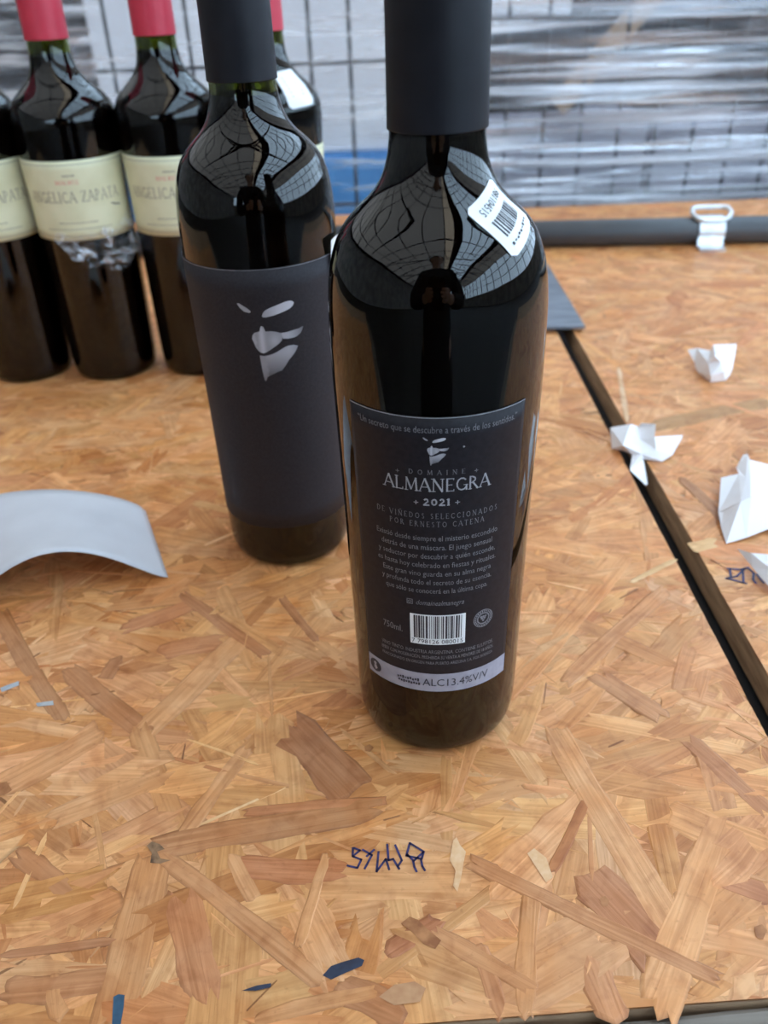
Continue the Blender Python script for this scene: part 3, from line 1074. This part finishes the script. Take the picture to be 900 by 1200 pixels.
# white sticker on its right side, corner peeled off
V, F = [], []
for i in range(9):
    for j in range(13):
        a = AB + math.radians(55 + 5.5 * i + 10 * (1 - j / 12) ** 1.5)
        z = .1275 + .0535 * j / 12
        lift = max(0, (i - 5) / 3) * (.2 + .8 * (j / 12)) * .004 + (j / 12)**3 * .002
        r = RD(z) + .0006 + lift
        V.append((r * math.sin(a), -r * math.cos(a), z + .0008 * math.sin(i)))
for i in range(8):
    for j in range(12):
        F.append((i * 13 + j, (i + 1) * 13 + j, (i + 1) * 13 + j + 1, i * 13 + j + 1))
o = new_obj('side_sticker', mesh('side_sticker', V, F, True), second, M_WHITE)
tag(o, 'white sticker with a peeling edge')

# the red capped row
AX = [-.3030, -.2290, -.1520, -.0745]
AY = [.706, .704, .7065, .708]
ALAB = ['red capped wine bottle leftmost of the cream labelled row, cut by the frame', 'red capped wine bottle with cream label and crumpled clear film over its lower body',
        'red capped wine bottle with cream label partly hidden by the mask label bottle', 'red capped wine bottle with white shoulder sticker, mostly behind the mask label bottle']
ROT = [-8, -9, -8, 62]
row = []
for k in range(4):
    b = bottle('wine_bottle', ALAB[k], 'wine bottle', 'red capped wine bottles in a row', (AX[k], AY[k], 0), RA, .2518, .2425, M_CAPRED, .0004, True)
    a0 = -math.atan2(AX[k], AY[k]) + math.radians(ROT[k])
    half = math.radians(78)
    lb = label_patch('cream_label', RA, a0, half, .1185, .1760, b, M_LABCREAM, na=44, nz=8)
    RR = .0376
    hw = half * RR
    P = Print().rect(-hw * .96, hw * .96, .1730, .1734, 30).rect(-hw * .96, hw * .96, .1215, .1219, 30).rect(-hw * .96, -hw * .955, .1215, .1734).rect(hw * .955, hw * .96, .1215, .1734)
    P.wrap('label_border', RA, OFF, a0, lb, M_INKTAUPE, RR)
    v, f, w = serif_text('ANGELICA ZAPATA', .0080, .16)
    P = Print().add(([(x * .072 / w, y) for x, y in v], f), 0, .1465)
    P.wrap('lettering', RA, OFF, a0, lb, M_INKTAUPE, RR)
    v, f, w = serif_text('MALBEC', .0030, .16, 1.2)
    P = Print().add(([(x * .017 / w, y) for x, y in v], f), -.002, .1595)
    P.wrap('lettering', RA, OFF, a0, lb, M_INKRED, RR)
    P = Print()
    random.seed(3)
    for n_, yv, w_, hh in ((9, .1650, .009, .0016), (22, .1312, .030, .0009), (34, .1265, .052, .0008)):
        for q in range(n_):
            xx = -w_ / 2 + w_ * q / n_
            P.rect(xx, xx + w_ / n_ * .7, yv, yv + hh * random.uniform(.6, 1))
    tag(P.wrap('fine_print', RA, OFF, a0, lb, M_INKTAUPE, RR), kind='stuff')
    row.append(b)
# leaf-shaped dark fleck on the second label and crest
P = Print().poly([(.021, .1432), (.024, .1412), (.030, .1400), (.031, .1405), (.026, .1418)][::-1])
P.wrap('scratch', RA, OFF + .0001, -math.atan2(AX[1], AY[1]), row[1], M_INKDARK, .0376)
# sticker on the shoulder of the last one
a4 = -math.atan2(AX[3], AY[3])
ws = surf_patch('shoulder_sticker', RA, .2165, a4 + math.radians(38), math.radians(4), 0, 0, grid_patch(.011, .0145), row[3], M_WHITE, .0005)
tag(ws, 'white sticker with faint blue print')
P = Print()
for k in range(6):
    P.rect(-.006, .006 - .001 * (k % 3), .008 - .003 * k, .009 - .003 * k)
surf_patch('sticker_print', RA, .2165, a4 + math.radians(38), math.radians(4), 0, 0, P, ws, M_INKDIM, .0006)

# crumpled clear film on the second red capped bottle
ff = empty('film_scrap', (AX[1], AY[1], .085), 'crumpled clear plastic film clinging below the label of a cream labelled bottle', 'plastic film')
aA = -math.atan2(AX[1], AY[1])
V, F = [], []
na, nz = 46, 22
random.seed(21)
ph = [random.uniform(0, 6.28) for _ in range(12)]
for i in range(na + 1):
    for j in range(nz + 1):
        s_, t_ = i / na, j / nz
        a = aA + math.radians(-38 + 112 * s_)
        sag = .016 * math.sin(math.pi * min(1, s_ * 1.1)) ** 1.2
        z = .1235 - sag * (1 - t_) - .014 * (1 - t_) * (.5 + s_) + .012 * s_ * s_ * t_ + .002 * math.sin(17 * s_ + ph[0])
        cr = .0022 * abs(math.sin(23 * s_ + 9 * t_ + ph[1])) + .0018 * abs(math.sin(-13 * s_ + 19 * t_ + ph[2])) + .0012 * abs(math.sin(31 * s_ + 27 * t_ + ph[3]))
        r = RA(max(z, .02)) + .0012 + cr * (1.4 - t_)
        V.append((r * math.sin(a), -r * math.cos(a), z - .085))
for i in range(na):
    for j in range(nz):
        F.append((i * (nz + 1) + j, (i + 1) * (nz + 1) + j, (i + 1) * (nz + 1) + j + 1, i * (nz + 1) + j + 1))
new_obj('film', mesh('film', V, F), ff, M_FILMCLEAR)

# ------------------------------------------------------------------ paper
M_BACKING = noisy(mat('grey_backing_paper', (.55, .55, .58), .5), (.54, .53, .55), (.60, .59, .61), 25, 3)


def paper_obj(name, label, V, F, group=None, smooth=False, m=M_PAPER):
    V = [Vector(v) for v in V]
    base = Vector((sum(v.x for v in V) / len(V), sum(v.y for v in V) / len(V), 0))
    me = mesh(name, [v - base for v in V], F, smooth)
    bm = bmesh.new()
    bm.from_mesh(me)
    bmesh.ops.recalc_face_normals(bm, faces=bm.faces)
    bm.to_mesh(me)
    bm.free()
    o = new_obj(name, me, None, m)
    o.location = base
    md = o.modifiers.new('thickness', 'SOLIDIFY')
    md.thickness = .00012
    md.offset = 0
    return tag(o, label, 'paper', group)


# arched strip at the left
V, F = [], []
NA, ND = 40, 10
x0, x1 = -.2320, -.1246
for i in range(NA + 1):
    s_ = i / NA
    for j in range(ND + 1):
        t_ = j / ND
        prof_h = .0300 * math.sin(math.pi * s_) ** .85 if s_ < .5 else .0300 * (math.sin(math.pi * s_) ** 1.25)
        near = Vector((x0 + (x1 - x0) * s_, .3655 + .0255 * s_, prof_h))
        far_h = .021 * math.sin(math.pi * min(1, .12 + s_ * .88)) ** .6 + .0005
        far = Vector((-.2700 + (.2700 - .1525) * s_, .456 + .006 * s_, far_h))
        p = near.lerp(far, t_)
        crease = max(0, 1 - abs((s_ - .50) * 5 + (t_ - .3) * 1.5)) * max(0, 1 - abs(t_ - .25) * 2.5)
        p.z += -.0022 * crease + .0012 * math.sin(s_ * 7 + t_ * 3)* t_*(1-t_)
        p.z = max(p.z, .0002)
        V.append(p)
for i in range(NA):
    for j in range(ND):
        F.append((i * (ND + 1) + j, (i + 1) * (ND + 1) + j, (i + 1) * (ND + 1) + j + 1, i * (ND + 1) + j + 1))
paper_obj('paper_strip', 'arched strip of white paper lying at the left, beside the mask label bottle', V, F, smooth=True, m=M_BACKING)


def scrap(label, pts, faces):
    V = [tab(u, v, h) for u, v, h in pts]
    return paper_obj('paper_scrap', label, V, faces, 'torn scraps of white paper')


# scrap across the gap
scrap('crumpled white paper scrap lying across the gap between the boards',
      [(715, 501, .006), (739, 497, .013), (752, 496, .009), (768, 497, .016), (767, 512, .012), (800, 510, .009), (799, 514, .006), (788, 533, .003), (776, 541, .0006), (754, 538, .001), (759, 567, -.004), (757, 569, -.004), (738, 551, .0004),
       (741, 533, .003), (729, 528, .001), (717, 526, .0004), (730, 522, .0085), (750, 515, .006), (752, 532, .005), (748, 500, .004), (769, 527, .007)],
      [(0, 1, 16, 15), (15, 16, 14), (1, 19, 17, 16), (19, 2, 3, 17), (3, 4, 20, 17), (17, 20, 18), (16, 17, 18, 13), (16, 13, 14), (4, 5, 6, 7, 20), (20, 7, 8), (18, 20, 8, 9), (13, 18, 9, 12), (9, 10, 11, 12)])
scrap('small crumpled white paper ball nearest to the black pipe',
      [(806, 410, .010), (817, 408, .012), (833, 411, .014), (836, 404, .020), (863, 403, .016), (861, 418, .012), (858, 433, .006), (850, 446, .0004), (833, 448, .0004), (818, 436, .003), (814, 425, .004), (838, 417, .022), (845, 424, .016), (848, 436, .009), (830, 425, .014), (833, 440, .007), (815, 431, .0005), (855, 440, .002)],
      [(0, 1, 10), (1, 2, 14, 10), (2, 11, 14), (2, 3, 11), (3, 4, 11), (4, 5, 12, 11), (5, 6, 13, 12), (11, 12, 14), (12, 13, 15, 14), (10, 14, 9), (14, 15, 9), (9, 15, 8), (15, 13, 7, 8), (13, 6, 17, 7), (10, 9, 16)])
scrap('larger creased white paper scrap at the right frame edge, above the pen mark',
      [(845, 560, .007), (866, 555, .010), (863, 548, .006), (871, 533, .010), (876, 532, .011), (879, 539, .012), (903, 545, .010), (960, 560, .004), (955, 615, .003), (900, 620, .003), (875, 630, .0015), (851, 637, .0004), (845, 617, .002), (842, 600, .004), (868, 588, .014), (880, 582, .016), (905, 592, .011), (848, 600, .005), (874, 560, .013)],
      [(0, 1, 18, 14, 17, 13), (1, 2, 3, 4, 5, 18), (5, 6, 15, 18), (18, 15, 14), (6, 7, 16, 15), (7, 8, 9, 16), (14, 15, 16, 9, 10), (17, 14, 10, 11, 12), (13, 17, 12)])
scrap('pointed white paper scrap beside the blue pen mark, cut by the frame',
      [(864, 643, .008), (880, 648, .011), (903, 650, .012), (950, 655, .010), (940, 720, .0006), (900, 686, .004), (882, 665, .006), (905, 668, .010)],
      [(0, 1, 6), (1, 2, 7, 6), (2, 3, 4, 7), (6, 7, 5), (7, 4, 5)])

# ------------------------------------------------------------------ marks on the boards
def marks(name, label, strokes, wpx, m, parent, z=.00006):
    V, F = [], []
    for st in strokes:
        P = [tab(u, v, z) for u, v in st]
        w = wpx * (P[0].y * _c + CAMH * _s) / FPX / 2
        for a, b in zip(P, P[1:]):
            d = (b - a)
            d.z = 0
            d.normalize()
            n = Vector((-d.y, d.x, 0)) * w
            k = len(V)
            V += [a - d * w * .6 - n, b + d * w * .6 - n, b + d * w * .6 + n, a - d * w * .6 + n]
            F.append((k, k + 1, k + 2, k + 3))
    V = [v + Vector((0, 0, TH)) for v in V]
    o = new_obj(name, mesh(name, V, F), parent, m)
    tag(o, label)
    return o


def zz(pts, ox=390, oy=970, k=6.43):
    return [(ox + x / k, oy + y / k) for x, y in pts]


marks('pen_scribble', 'blue-black pen scribble upside down', [
    zz([(160, 152), (205, 170), (150, 215), (215, 240), (185, 302), (110, 285)]), zz([(152, 150), (150, 210)]),
    zz([(225, 165), (295, 205), (240, 308)]), zz([(312, 165), (255, 215)]),
    zz([(345, 180), (330, 330), (400, 235), (425, 315)]), zz([(410, 125), (420, 245), (455, 235), (500, 310)]), zz([(470, 130), (520, 245), (490, 290)]),
    zz([(580, 115), (555, 210), (670, 235), (685, 180), (580, 115)]), zz([(560, 200), (610, 250), (680, 185)]), zz([(605, 250), (615, 295), (632, 330)]), zz([(665, 240), (675, 290), (695, 322)])], 2.6, M_PEN, B_LEFT)


def z2(pts):
    return [(840 + x / 15, 630 + y / 15) for x, y in pts]


marks('pen_mark', 'blue pen mark', [z2([(190, 540), (420, 560), (560, 520)]), z2([(230, 550), (250, 690)]), z2([(160, 715), (350, 680), (500, 540)]), z2([(180, 710), (520, 805)]), z2([(470, 790), (460, 600)]), z2([(560, 540), (650, 620), (640, 740), (690, 800)]), z2([(700, 640), (830, 800)])], 2.8, M_PEN, B_RIGHT)


def blot(name, pts, m, parent=B_LEFT, z=.00005, label=None):
    V = [tab(u, v, z) + Vector((0, 0, TH)) for u, v in pts]
    o = new_obj(name, mesh(name, V, [tuple(range(len(V)))]), parent, m)
    if label:
        o['label'] = label
    return o


blot('paint_mark', [(133, 1168), (139, 1165), (146, 1166), (145, 1180), (141, 1203), (131, 1203), (132, 1185)], M_TEAL, label='petrol blue paint mark')
blot('ink_blot', [(378, 1143), (388, 1132), (402, 1127), (420, 1122), (427, 1125), (424, 1132), (405, 1140), (388, 1148)], M_MARK, label='dark navy ink blot')
blot('ink_blot', [(283, 1161), (300, 1155), (318, 1152), (317, 1157), (300, 1161)], M_MARK)
blot('resin_stain', [(470, 1082), (480, 1074), (490, 1078), (500, 1088), (517, 1102), (510, 1112), (496, 1106), (483, 1092)], M_STAIN, label='red-brown resin stain')
blot('resin_stain', [(444, 1168), (462, 1154), (486, 1150), (499, 1158), (492, 1174), (462, 1178)], noisy(mat('resin_knot', (.4, .2, .11), .5), (.42, .19, .08), (.54, .29, .135), 150, 3))
blot('knot', [(703, 1052), (709, 1050), (714, 1055), (712, 1062), (705, 1062)], M_STAIN)
blot('knot', [(884, 1086), (893, 1083), (899, 1090), (894, 1101), (886, 1098)], M_STAIN)
blot('nail_hole', [(172, 991), (178, 986), (187, 989), (193, 995), (184, 998), (188, 1006), (200, 1008), (188, 1012), (176, 1011), (178, 1000)], noisy(mat('dark_pith', (.1, .06, .04), .7), (.10, .05, .022), (.30, .16, .075), 250, 4))
blot('knot', [(427, 875), (433, 872), (438, 876), (434, 881), (428, 880)], M_STAIN)
blot('knot', [(-2, 918), (8, 916), (14, 926), (4, 932), (-2, 931)], M_STAIN)
for pts in ([(618, 1000), (626, 994), (640, 1005), (648, 1028), (640, 1034), (628, 1016)], [(531, 985), (535, 981), (539, 990), (546, 998), (543, 1012), (540, 1030), (536, 1045), (531, 1038), (534, 1020), (527, 1008)]):
    blot('scuff', pts, noisy(mat('pale_scuff', (.7, .58, .45), .7), (.68, .37, .17), (.74, .46, .25), 300, 5))
blot('blue_scuff', [(0, 806), (22, 798), (22, 803), (2, 811)], noisy(mat('blue_grey_scuff', (.35, .4, .45), .6), (.30, .34, .38), (.45, .44, .42), 200, 3))
blot('blue_scuff', [(42, 824), (62, 821), (63, 826), (44, 828)], bpy.data.materials['blue_grey_scuff'])

# ------------------------------------------------------------------ black pipe, clamp, steel plate
PR = .0148
pa, pb = Vector((-.42, 1.052, PR)), Vector((1.0, .972, PR))
pd = (pb - pa).normalized()
pm = (pa + pb) / 2
pr = empty('pipe', (pm.x, pm.y, 0), 'long black pipe lying along the back of the table', 'pipe', rz=math.atan2(pd.y, pd.x))
bm = bmesh.new()
tube(bm, [(-.71, 0, PR), (.71, 0, PR)], PR, 28)
new_obj('tube', bm_mesh('tube', bm, True), pr, M_PIPE)
# clamp
tq = (.3905 - pa.x) / pd.x
pc = pa + pd * tq
cl = empty('pipe_clamp', (pc.x, pc.y, 0), 'galvanised steel clamp gripping the black pipe', 'clamp', rz=math.atan2(pd.y, pd.x))
sec = [(-.034, .0012), (-.0235, .0012), (-.0215, .0035), (-.0195, .0075)] + [(-(PR + .0012) * math.cos(a), PR + (PR + .0012) * math.sin(a)) for a in np.radians(np.arange(-12, 125, 8))]
V, F = [], []
hwc = .0145
for y, z in sec:
    V += [(-hwc - .0022 * (1 if y < -.018 else 0), y, z), (hwc - .0022 * (1 if y < -.018 else 0), y, z)]
for i in range(len(sec) - 1):
    F.append((2 * i, 2 * i + 1, 2 * i + 3, 2 * i + 2))
band = new_obj('band', mesh('band', V, F), cl, M_ZINC)
md = band.modifiers.new('thickness', 'SOLIDIFY')
md.thickness = .0018
md.offset = 0
bm = bmesh.new()
zt = 2 * PR + .001
loop = [(-.021, .004, zt + .0085), (-.022, -.001, zt + .004), (-.017, -.008, zt - .0005), (-.010, -.0115, zt - .0025), (.010, -.0115, zt - .0025), (.018, -.008, zt - .0005), (.0225, -.001, zt + .004), (.020, .006, zt + .008), (.013, .008, zt + .0085), (-.013, .008, zt + .0085), (-.021, .004, zt + .0085)]
fine = []
for i in range(len(loop) - 1):
    for k in range(4):
        fine.append(Vector(loop[i]).lerp(Vector(loop[i + 1]), k / 4))
fine.append(Vector(loop[-1]))
tube(bm, fine, .0025, 10)
new_obj('wire_loop', bm_mesh('wire_loop', bm, True), cl, M_ZINC)
V = [(-.0165, -.036, 0), (.0120, -.036, 0), (.0120, -.0215, 0), (-.0165, -.0215, 0)]
V += [(x, y, .0032) for x, y, z in V]
new_obj('foot', mesh('foot', V, [(3, 2, 1, 0), (4, 5, 6, 7), (0, 1, 5, 4), (1, 2, 6, 5), (2, 3, 7, 6), (3, 0, 4, 7)]), cl, M_ZINC)

pl = empty('steel_plate', (.1, .83, 0), 'flat grey steel plate on the boards behind the front bottle', 'plate')
new_obj('sheet', box_mesh('sheet', -.06, .0905, -.087, .105, .0022, .0050, .0006), pl, M_STEEL)
for sx in (-.05, .08):
    new_obj('spacer', box_mesh('spacer', sx - .008, sx + .008, -.07, .095, 0, .0022), pl, M_OSBEDGE)

# ------------------------------------------------------------------ wrapped goods behind the table
def carton(name, label, x0, x1, y0, y1, z0, z1, m, cat='carton', group=None):
    r = empty(name, ((x0 + x1) / 2, (y0 + y1) / 2, z0), label, cat, group)
    w, d, h = (x1 - x0) / 2, (y1 - y0) / 2, z1 - z0
    new_obj('body', box_mesh('body', -w, w, -d, d, 0, h, .004), r, m)
    for s in (-1, 1):
        new_obj('flap', box_mesh('flap', -w + .004, w - .004, min(s * .002, s * (d - .004)), max(s * .002, s * (d - .004)), h, h + .003), r, m)
    return r


def pallet(label, x0, x1, y0, y1, z1, m):
    r = empty('pallet', ((x0 + x1) / 2, (y0 + y1) / 2, FLOOR_Z), label, 'pallet')
    w, d = (x1 - x0) / 2, (y1 - y0) / 2
    top = z1 - FLOOR_Z
    for k in range(6):
        xa = -w + k * (2 * w - .1) / 5
        new_obj('deck_board', box_mesh('deck_board', xa, xa + .1, -d, d, top - .02, top), r, m)
    for xx in (-w, -.05, w - .1):
        for yy in (-d, d - .1):
            new_obj('post', box_mesh('post', xx, xx + .1, yy, yy + .1, 0, top - .02), r, m)
    return r


pallet('tall pale support under the wrapped pale cartons', -.78, .10, 1.50, 1.95, -.30, M_LATH)
carton('carton', 'blue plastic box below the wrapped pale cartons, between the two dark bottles', -.75, .09, 1.50, 1.95, -.30, .022, M_BLUE, 'box')
carton('carton', 'pale grey carton between the red capped bottles, behind the film', -.43, -.155, 1.52, 1.9, .026, .34, M_CARTON, group='pale wrapped cartons')
carton('carton', 'pale grey carton right behind the mask label bottle and its film', -.150, .085, 1.515, 1.9, .026, .34, M_CARTON, group='pale wrapped cartons')
carton('carton', 'dark grey wrapped carton at the far left behind the leftmost bottle', -.74, -.455, 1.51, 1.9, .026, .34, M_DARKBOX)
pallet('tall support under the dark wrapped goods', .12, .98, 1.50, 2.0, -.30, M_LATH)
carton('carton', 'lilac grey carton low behind the pipe, right of the front bottle', .13, .46, 1.52, 1.95, -.30, .060, M_LILAC)
carton('carton', 'pale carton low behind the pipe clamp', .47, .97, 1.53, 1.95, -.30, .045, M_LILAC)
carton('carton', 'dark box above the lilac carton, behind stretch film', .14, .36, 1.60, 1.95, .064, .20, M_DARKBOX, 'box')
carton('carton', 'black box behind the brown lath, wrapped in film', .37, .70, 1.66, 2.0, .064, .42, M_DARKBOX, 'box')
carton('carton', 'dark box at the far right behind stretch film', .71, .96, 1.62, 2.0, .064, .36, M_DARKBOX, 'box')
carton('carton', 'pale grey box on the dark box right of the front bottle neck', .15, .34, 1.62, 1.95, .205, .40, M_CARTON, 'box')
lt = empty('lath', (.31, 1.535, .066), 'brown lath leaning diagonally behind the stretch film', 'lath')
bm = bmesh.new()
a, b = Vector((0, 0, .0)), Vector((.23, .07, .235))
d = (b - a).normalized()
n = Vector((d.z, 0, -d.x)) * .017
V = []
for q in (a, b):
    for s, t in ((-1, -1), (1, -1), (1, 1), (-1, 1)):
        V.append(q + n * s + Vector((0, .006 * t, 0)))
zmin = min(v.z for v in V)
V = [v - Vector((0, 0, zmin)) for v in V]
new_obj('strip', mesh('strip', V, [(0, 1, 2, 3), (7, 6, 5, 4), (0, 4, 5, 1), (1, 5, 6, 2), (2, 6, 7, 3), (3, 7, 4, 0)]), lt, M_LATH)

# wire mesh panel
wm = empty('mesh_panel', (0, 1.40, FLOOR_Z), 'dark wire mesh panel standing behind the table', 'mesh panel')
bm = bmesh.new()
tube(bm, [(0, 0, 0), (0, 0, 1.6)], .0028, 6)
wire_v = bm_mesh('wire', bm, True)
bm = bmesh.new()
tube(bm, [(-1.0, 0.0055, 0), (1.0, 0.0055, 0)], .0028, 6)
wire_h = bm_mesh('wire', bm, True)
for k in range(-17, 18):
    o = new_obj('wire', wire_v, wm, M_WIRE)
    o.location = (-.024 + .0575 * k, 0, 0)
for k in range(8):
    o = new_obj('wire', wire_h, wm, M_WIRE)
    o.location = (0, 0, .067 + .2 * k + .0)

# stretch film
def film(name, label, x0, x1, y0, z0, z1, m, amp, seed, nx=120, nz=150, tilt=0.0):
    rs = np.random.default_rng(seed)
    V, F = [], []
    ph = rs.uniform(0, 6.28, 14)
    fr = rs.uniform(.6, 1.4, 14)
    for i in range(nx + 1):
        x = x0 + (x1 - x0) * i / nx
        for j in range(nz + 1):
            z = z0 + (z1 - z0) * j / nz
            zz_ = z + tilt * x + .006 * math.sin(5 * x + ph[0]) + .003 * math.sin(13 * x + ph[1])
            y = 0
            for k, (w, a) in enumerate(((60, 1), (110, .6), (190, .45), (330, .28), (560, .16))):
                y += a * math.sin(w * fr[k] * zz_ + ph[k + 2] + 1.3 * math.sin(4 * fr[k + 5] * x + ph[k + 7]))
            y += .8 * math.sin(7 * x + ph[12])
            V.append((x, y0 + amp * y, z))
    for i in range(nx):
        for j in range(nz):
            F.append((i * (nz + 1) + j, (i + 1) * (nz + 1) + j, (i + 1) * (nz + 1) + j + 1, i * (nz + 1) + j + 1))
    xm = (x0 + x1) / 2
    me = mesh(name, [(x - xm, y - y0, z - z0) for x, y, z in V], F, True)
    o = new_obj(name, me, None, m)
    o.location = (xm, y0, z0)
    return tag(o, label, 'plastic film')


film('stretch_film', 'glossy wrinkled stretch film hanging behind the pipe on the right', .105, 1.0, 1.345, -.34, .50, M_FILM, .0032, 4)
film('stretch_film', 'milky stretch film over the pale cartons on the left', -.95, .095, 1.352, -.34, .50, M_FILMPALE, .0016, 9, tilt=.12)

film('film_bunch', 'bunched wrinkled clear film hanging between the two leftmost red caps', -.46, -.375, 1.335, -.10, .44, M_FILM, .003, 15, 30, 110, tilt=-.45)

# ------------------------------------------------------------------ the photographer, mirrored in the dark glass, and the phone
M_SKIN = noisy(mat('skin', (.5, .3, .22), .5), (.48, .28, .2), (.54, .33, .24), 20, 2)
M_COAT = noisy(mat('black_coat_cloth', (.012, .012, .014), .85), (.010, .010, .012), (.02, .02, .023), 60, 3)
M_HAIR = noisy(mat('dark_hair', (.015, .01, .008), .5), (.012, .009, .007), (.03, .02, .015), 90, 3, (1, 1, 4))
M_PHONE = noisy(mat('black_phone_glass', (.01, .01, .012), .12), (.008, .008, .01), (.014, .014, .016), 30, 2)
CAMP = Vector((0, 0, CAMH))


def skinned(name, nodes_, edges_, m, parent, root=0, sub=2):
    me = bpy.data.meshes.new(name)
    me.from_pydata([n[0] for n in nodes_], edges_, [])
    o = new_obj(name, me, parent, m)
    sk = o.modifiers.new('skin', 'SKIN')
    sk.use_smooth_shade = True
    for i, n in enumerate(nodes_):
        r = n[1]
        me.skin_vertices[0].data[i].radius = (r, r) if not isinstance(r, tuple) else r
        me.skin_vertices[0].data[i].use_root = (i == root)
    sd = o.modifiers.new('smooth', 'SUBSURF')
    sd.levels = sd.render_levels = sub
    return o


PX, PY = -.03, -.37
who = empty('person', (PX, PY, FLOOR_Z), 'person in a black coat holding up a phone, mirrored in the bottle shoulder', 'person')


def rel(x, y, z):
    return (x - PX, y - PY, z - FLOOR_Z)


def frame(r, u, f):
    """point given by right, up and forward offsets from the lens"""
    return CAMP + _x * r + _y * u + FV * f


NB, EB = [], []


def node(p, r, prev=None):
    NB.append((rel(*p), r))
    if prev is not None:
        EB.append((prev, len(NB) - 1))
    return len(NB) - 1


pel = node((PX, PY, .05), .12)
sp1 = node((PX, PY, .20), .11, pel)
sp2 = node((PX, PY + .01, .38), .13, sp1)
nk = node((PX, PY + .02, .53), .058, sp2)
nk2 = node((PX, PY + .035, .60), .055, nk)
hd1 = node((PX, PY + .055, .645), .070, nk2)
hd2 = node((PX, PY + .05, .70), .086, hd1)
hd3 = node((PX, PY + .045, .76), .078, hd2)
hd4 = node((PX, PY + .045, .79), .045, hd3)
ns = node((PX, PY + .145, .695), .012, hd2)
for sx in (-1, 1):
    ear = node((PX + sx * .088, PY + .045, .70), .016, hd2)
    sh = node((PX + sx * .17, PY + .005, .47), .062, sp2)
    el = node((PX + sx * .23, PY + .10, .20), .043, sh)
    wp = frame(sx * .078, -.125, -.075)
    wr = node(tuple(wp), .026, el)
    pm_ = node(tuple(frame(sx * .060, -.085, -.022)), .021, wr)
    for k, (ln, uu) in enumerate(((.022, -.040), (.028, -.058), (.025, -.076), (.018, -.093))):
        b0 = node(tuple(frame(sx * .054, uu, -.008)), .0092, pm_)
        b1 = node(tuple(frame(sx * .049, uu + .004, .008)), .0085, b0)
        b2 = node(tuple(frame(sx * (.046 - ln * .6), uu + .006, .010)), .0080, b1)
        b3 = node(tuple(frame(sx * (.044 - ln), uu + .007, .009)), .0068, b2)
    t0 = node(tuple(frame(sx * .050, -.092, -.026)), .0105, pm_)
    t1 = node(tuple(frame(sx * .036, -.070, -.024)), .0092, t0)
    t2 = node(tuple(frame(sx * .022, -.052, -.021)), .0080, t1)
    hp = node((PX + sx * .095, PY, -.02), .088, pel)
    kn = node((PX + sx * .105, PY + .015, -.42), .056, hp)
    an = node((PX + sx * .11, PY - .02, -.82), .036, kn)
    ft = node((PX + sx * .12, PY + .10, -.862), .030, an)
skinned('body', NB, EB, M_SKIN, who, pel)
C_, E_ = [], []


def cn(p, r, prev=None):
    C_.append((rel(*p), r))
    if prev is not None:
        E_.append((prev, len(C_) - 1))
    return len(C_) - 1


c0 = cn((PX, PY, .0), (.165, .14))
c1 = cn((PX, PY, .16), (.15, .13), c0)
c2 = cn((PX, PY + .01, .36), (.17, .14), c1)
c3 = cn((PX, PY + .015, .49), (.10, .09), c2)
c4 = cn((PX, PY + .022, .545), (.075, .075), c3)
cn((PX, PY, -.16), (.17, .145), c0)
for sx in (-1, 1):
    a1 = cn((PX + sx * .175, PY + .005, .465), .078, c2)
    a2 = cn((PX + sx * .23, PY + .10, .20), .058, a1)
    w_ = Vector((PX + sx * .23, PY + .10, .20)).lerp(frame(sx * .078, -.125, -.075), .93)
    cn(tuple(w_), .040, a2)
skinned('coat', C_, E_, M_COAT, who, 0)
for sx in (-1, 1):
    T = [(rel(PX + sx * .09, PY, .02), .105), (rel(PX + sx * .105, PY + .015, -.42), .075), (rel(PX + sx * .11, PY - .02, -.80), .062)]
    skinned('trouser_leg', T, [(0, 1), (1, 2)], M_COAT, who, 0)
    S_ = [(rel(PX + sx * .11, PY - .045, -.852), .046), (rel(PX + sx * .112, PY + .02, -.855), .043), (rel(PX + sx * .12, PY + .12, -.866), .034)]
    skinned('shoe', S_, [(0, 1), (1, 2)], M_HAIR, who, 0)
# hair cap over the skull
bm = bmesh.new()
bmesh.ops.create_uvsphere(bm, u_segments=28, v_segments=18, radius=1.0)
dead = [v for v in bm.verts if v.co.z < -.35 or (v.co.y > .55 and v.co.z < .45)]
bmesh.ops.delete(bm, geom=dead, context='VERTS')
for v in bm.verts:
    k = 1 + .03 * math.sin(9 * v.co.x + 7 * v.co.z) * math.cos(8 * v.co.y)
    v.co = Vector(rel(PX + .098 * v.co.x * k, PY + .040 + .108 * v.co.y * k, .722 + .102 * v.co.z * k))
hr = new_obj('hair', bm_mesh('hair', bm, True), who, M_HAIR)
md = hr.modifiers.new('thickness', 'SOLIDIFY')
md.thickness = .008
md.offset = -1

ph_ = bpy.data.objects.new('smartphone', None)
COL.objects.link(ph_)
tag(ph_, 'black phone held up by the person mirrored in the bottle', 'phone')
ph_.matrix_world = Matrix(((_x.x, _y.x, _z.x, 0), (_x.y, _y.y, _z.y, 0), (_x.z, _y.z, _z.z, CAMH), (0, 0, 0, 1))) @ Matrix.Translation((0, -.060, .0075))
new_obj('case', box_mesh('case', -.0375, .0375, -.078, .078, -.0040, .0040, .0025), ph_, M_PHONE)
new_obj('screen', box_mesh('screen', -.0350, .0350, -.0750, .0750, .0040, .0043), ph_, M_PHONE)
film('stretch_film', 'second layer of loose glossy stretch film in front of the dark boxes on the right', .11, .99, 1.318, -.34, .48, M_FILMSPARSE, .0036, 31)
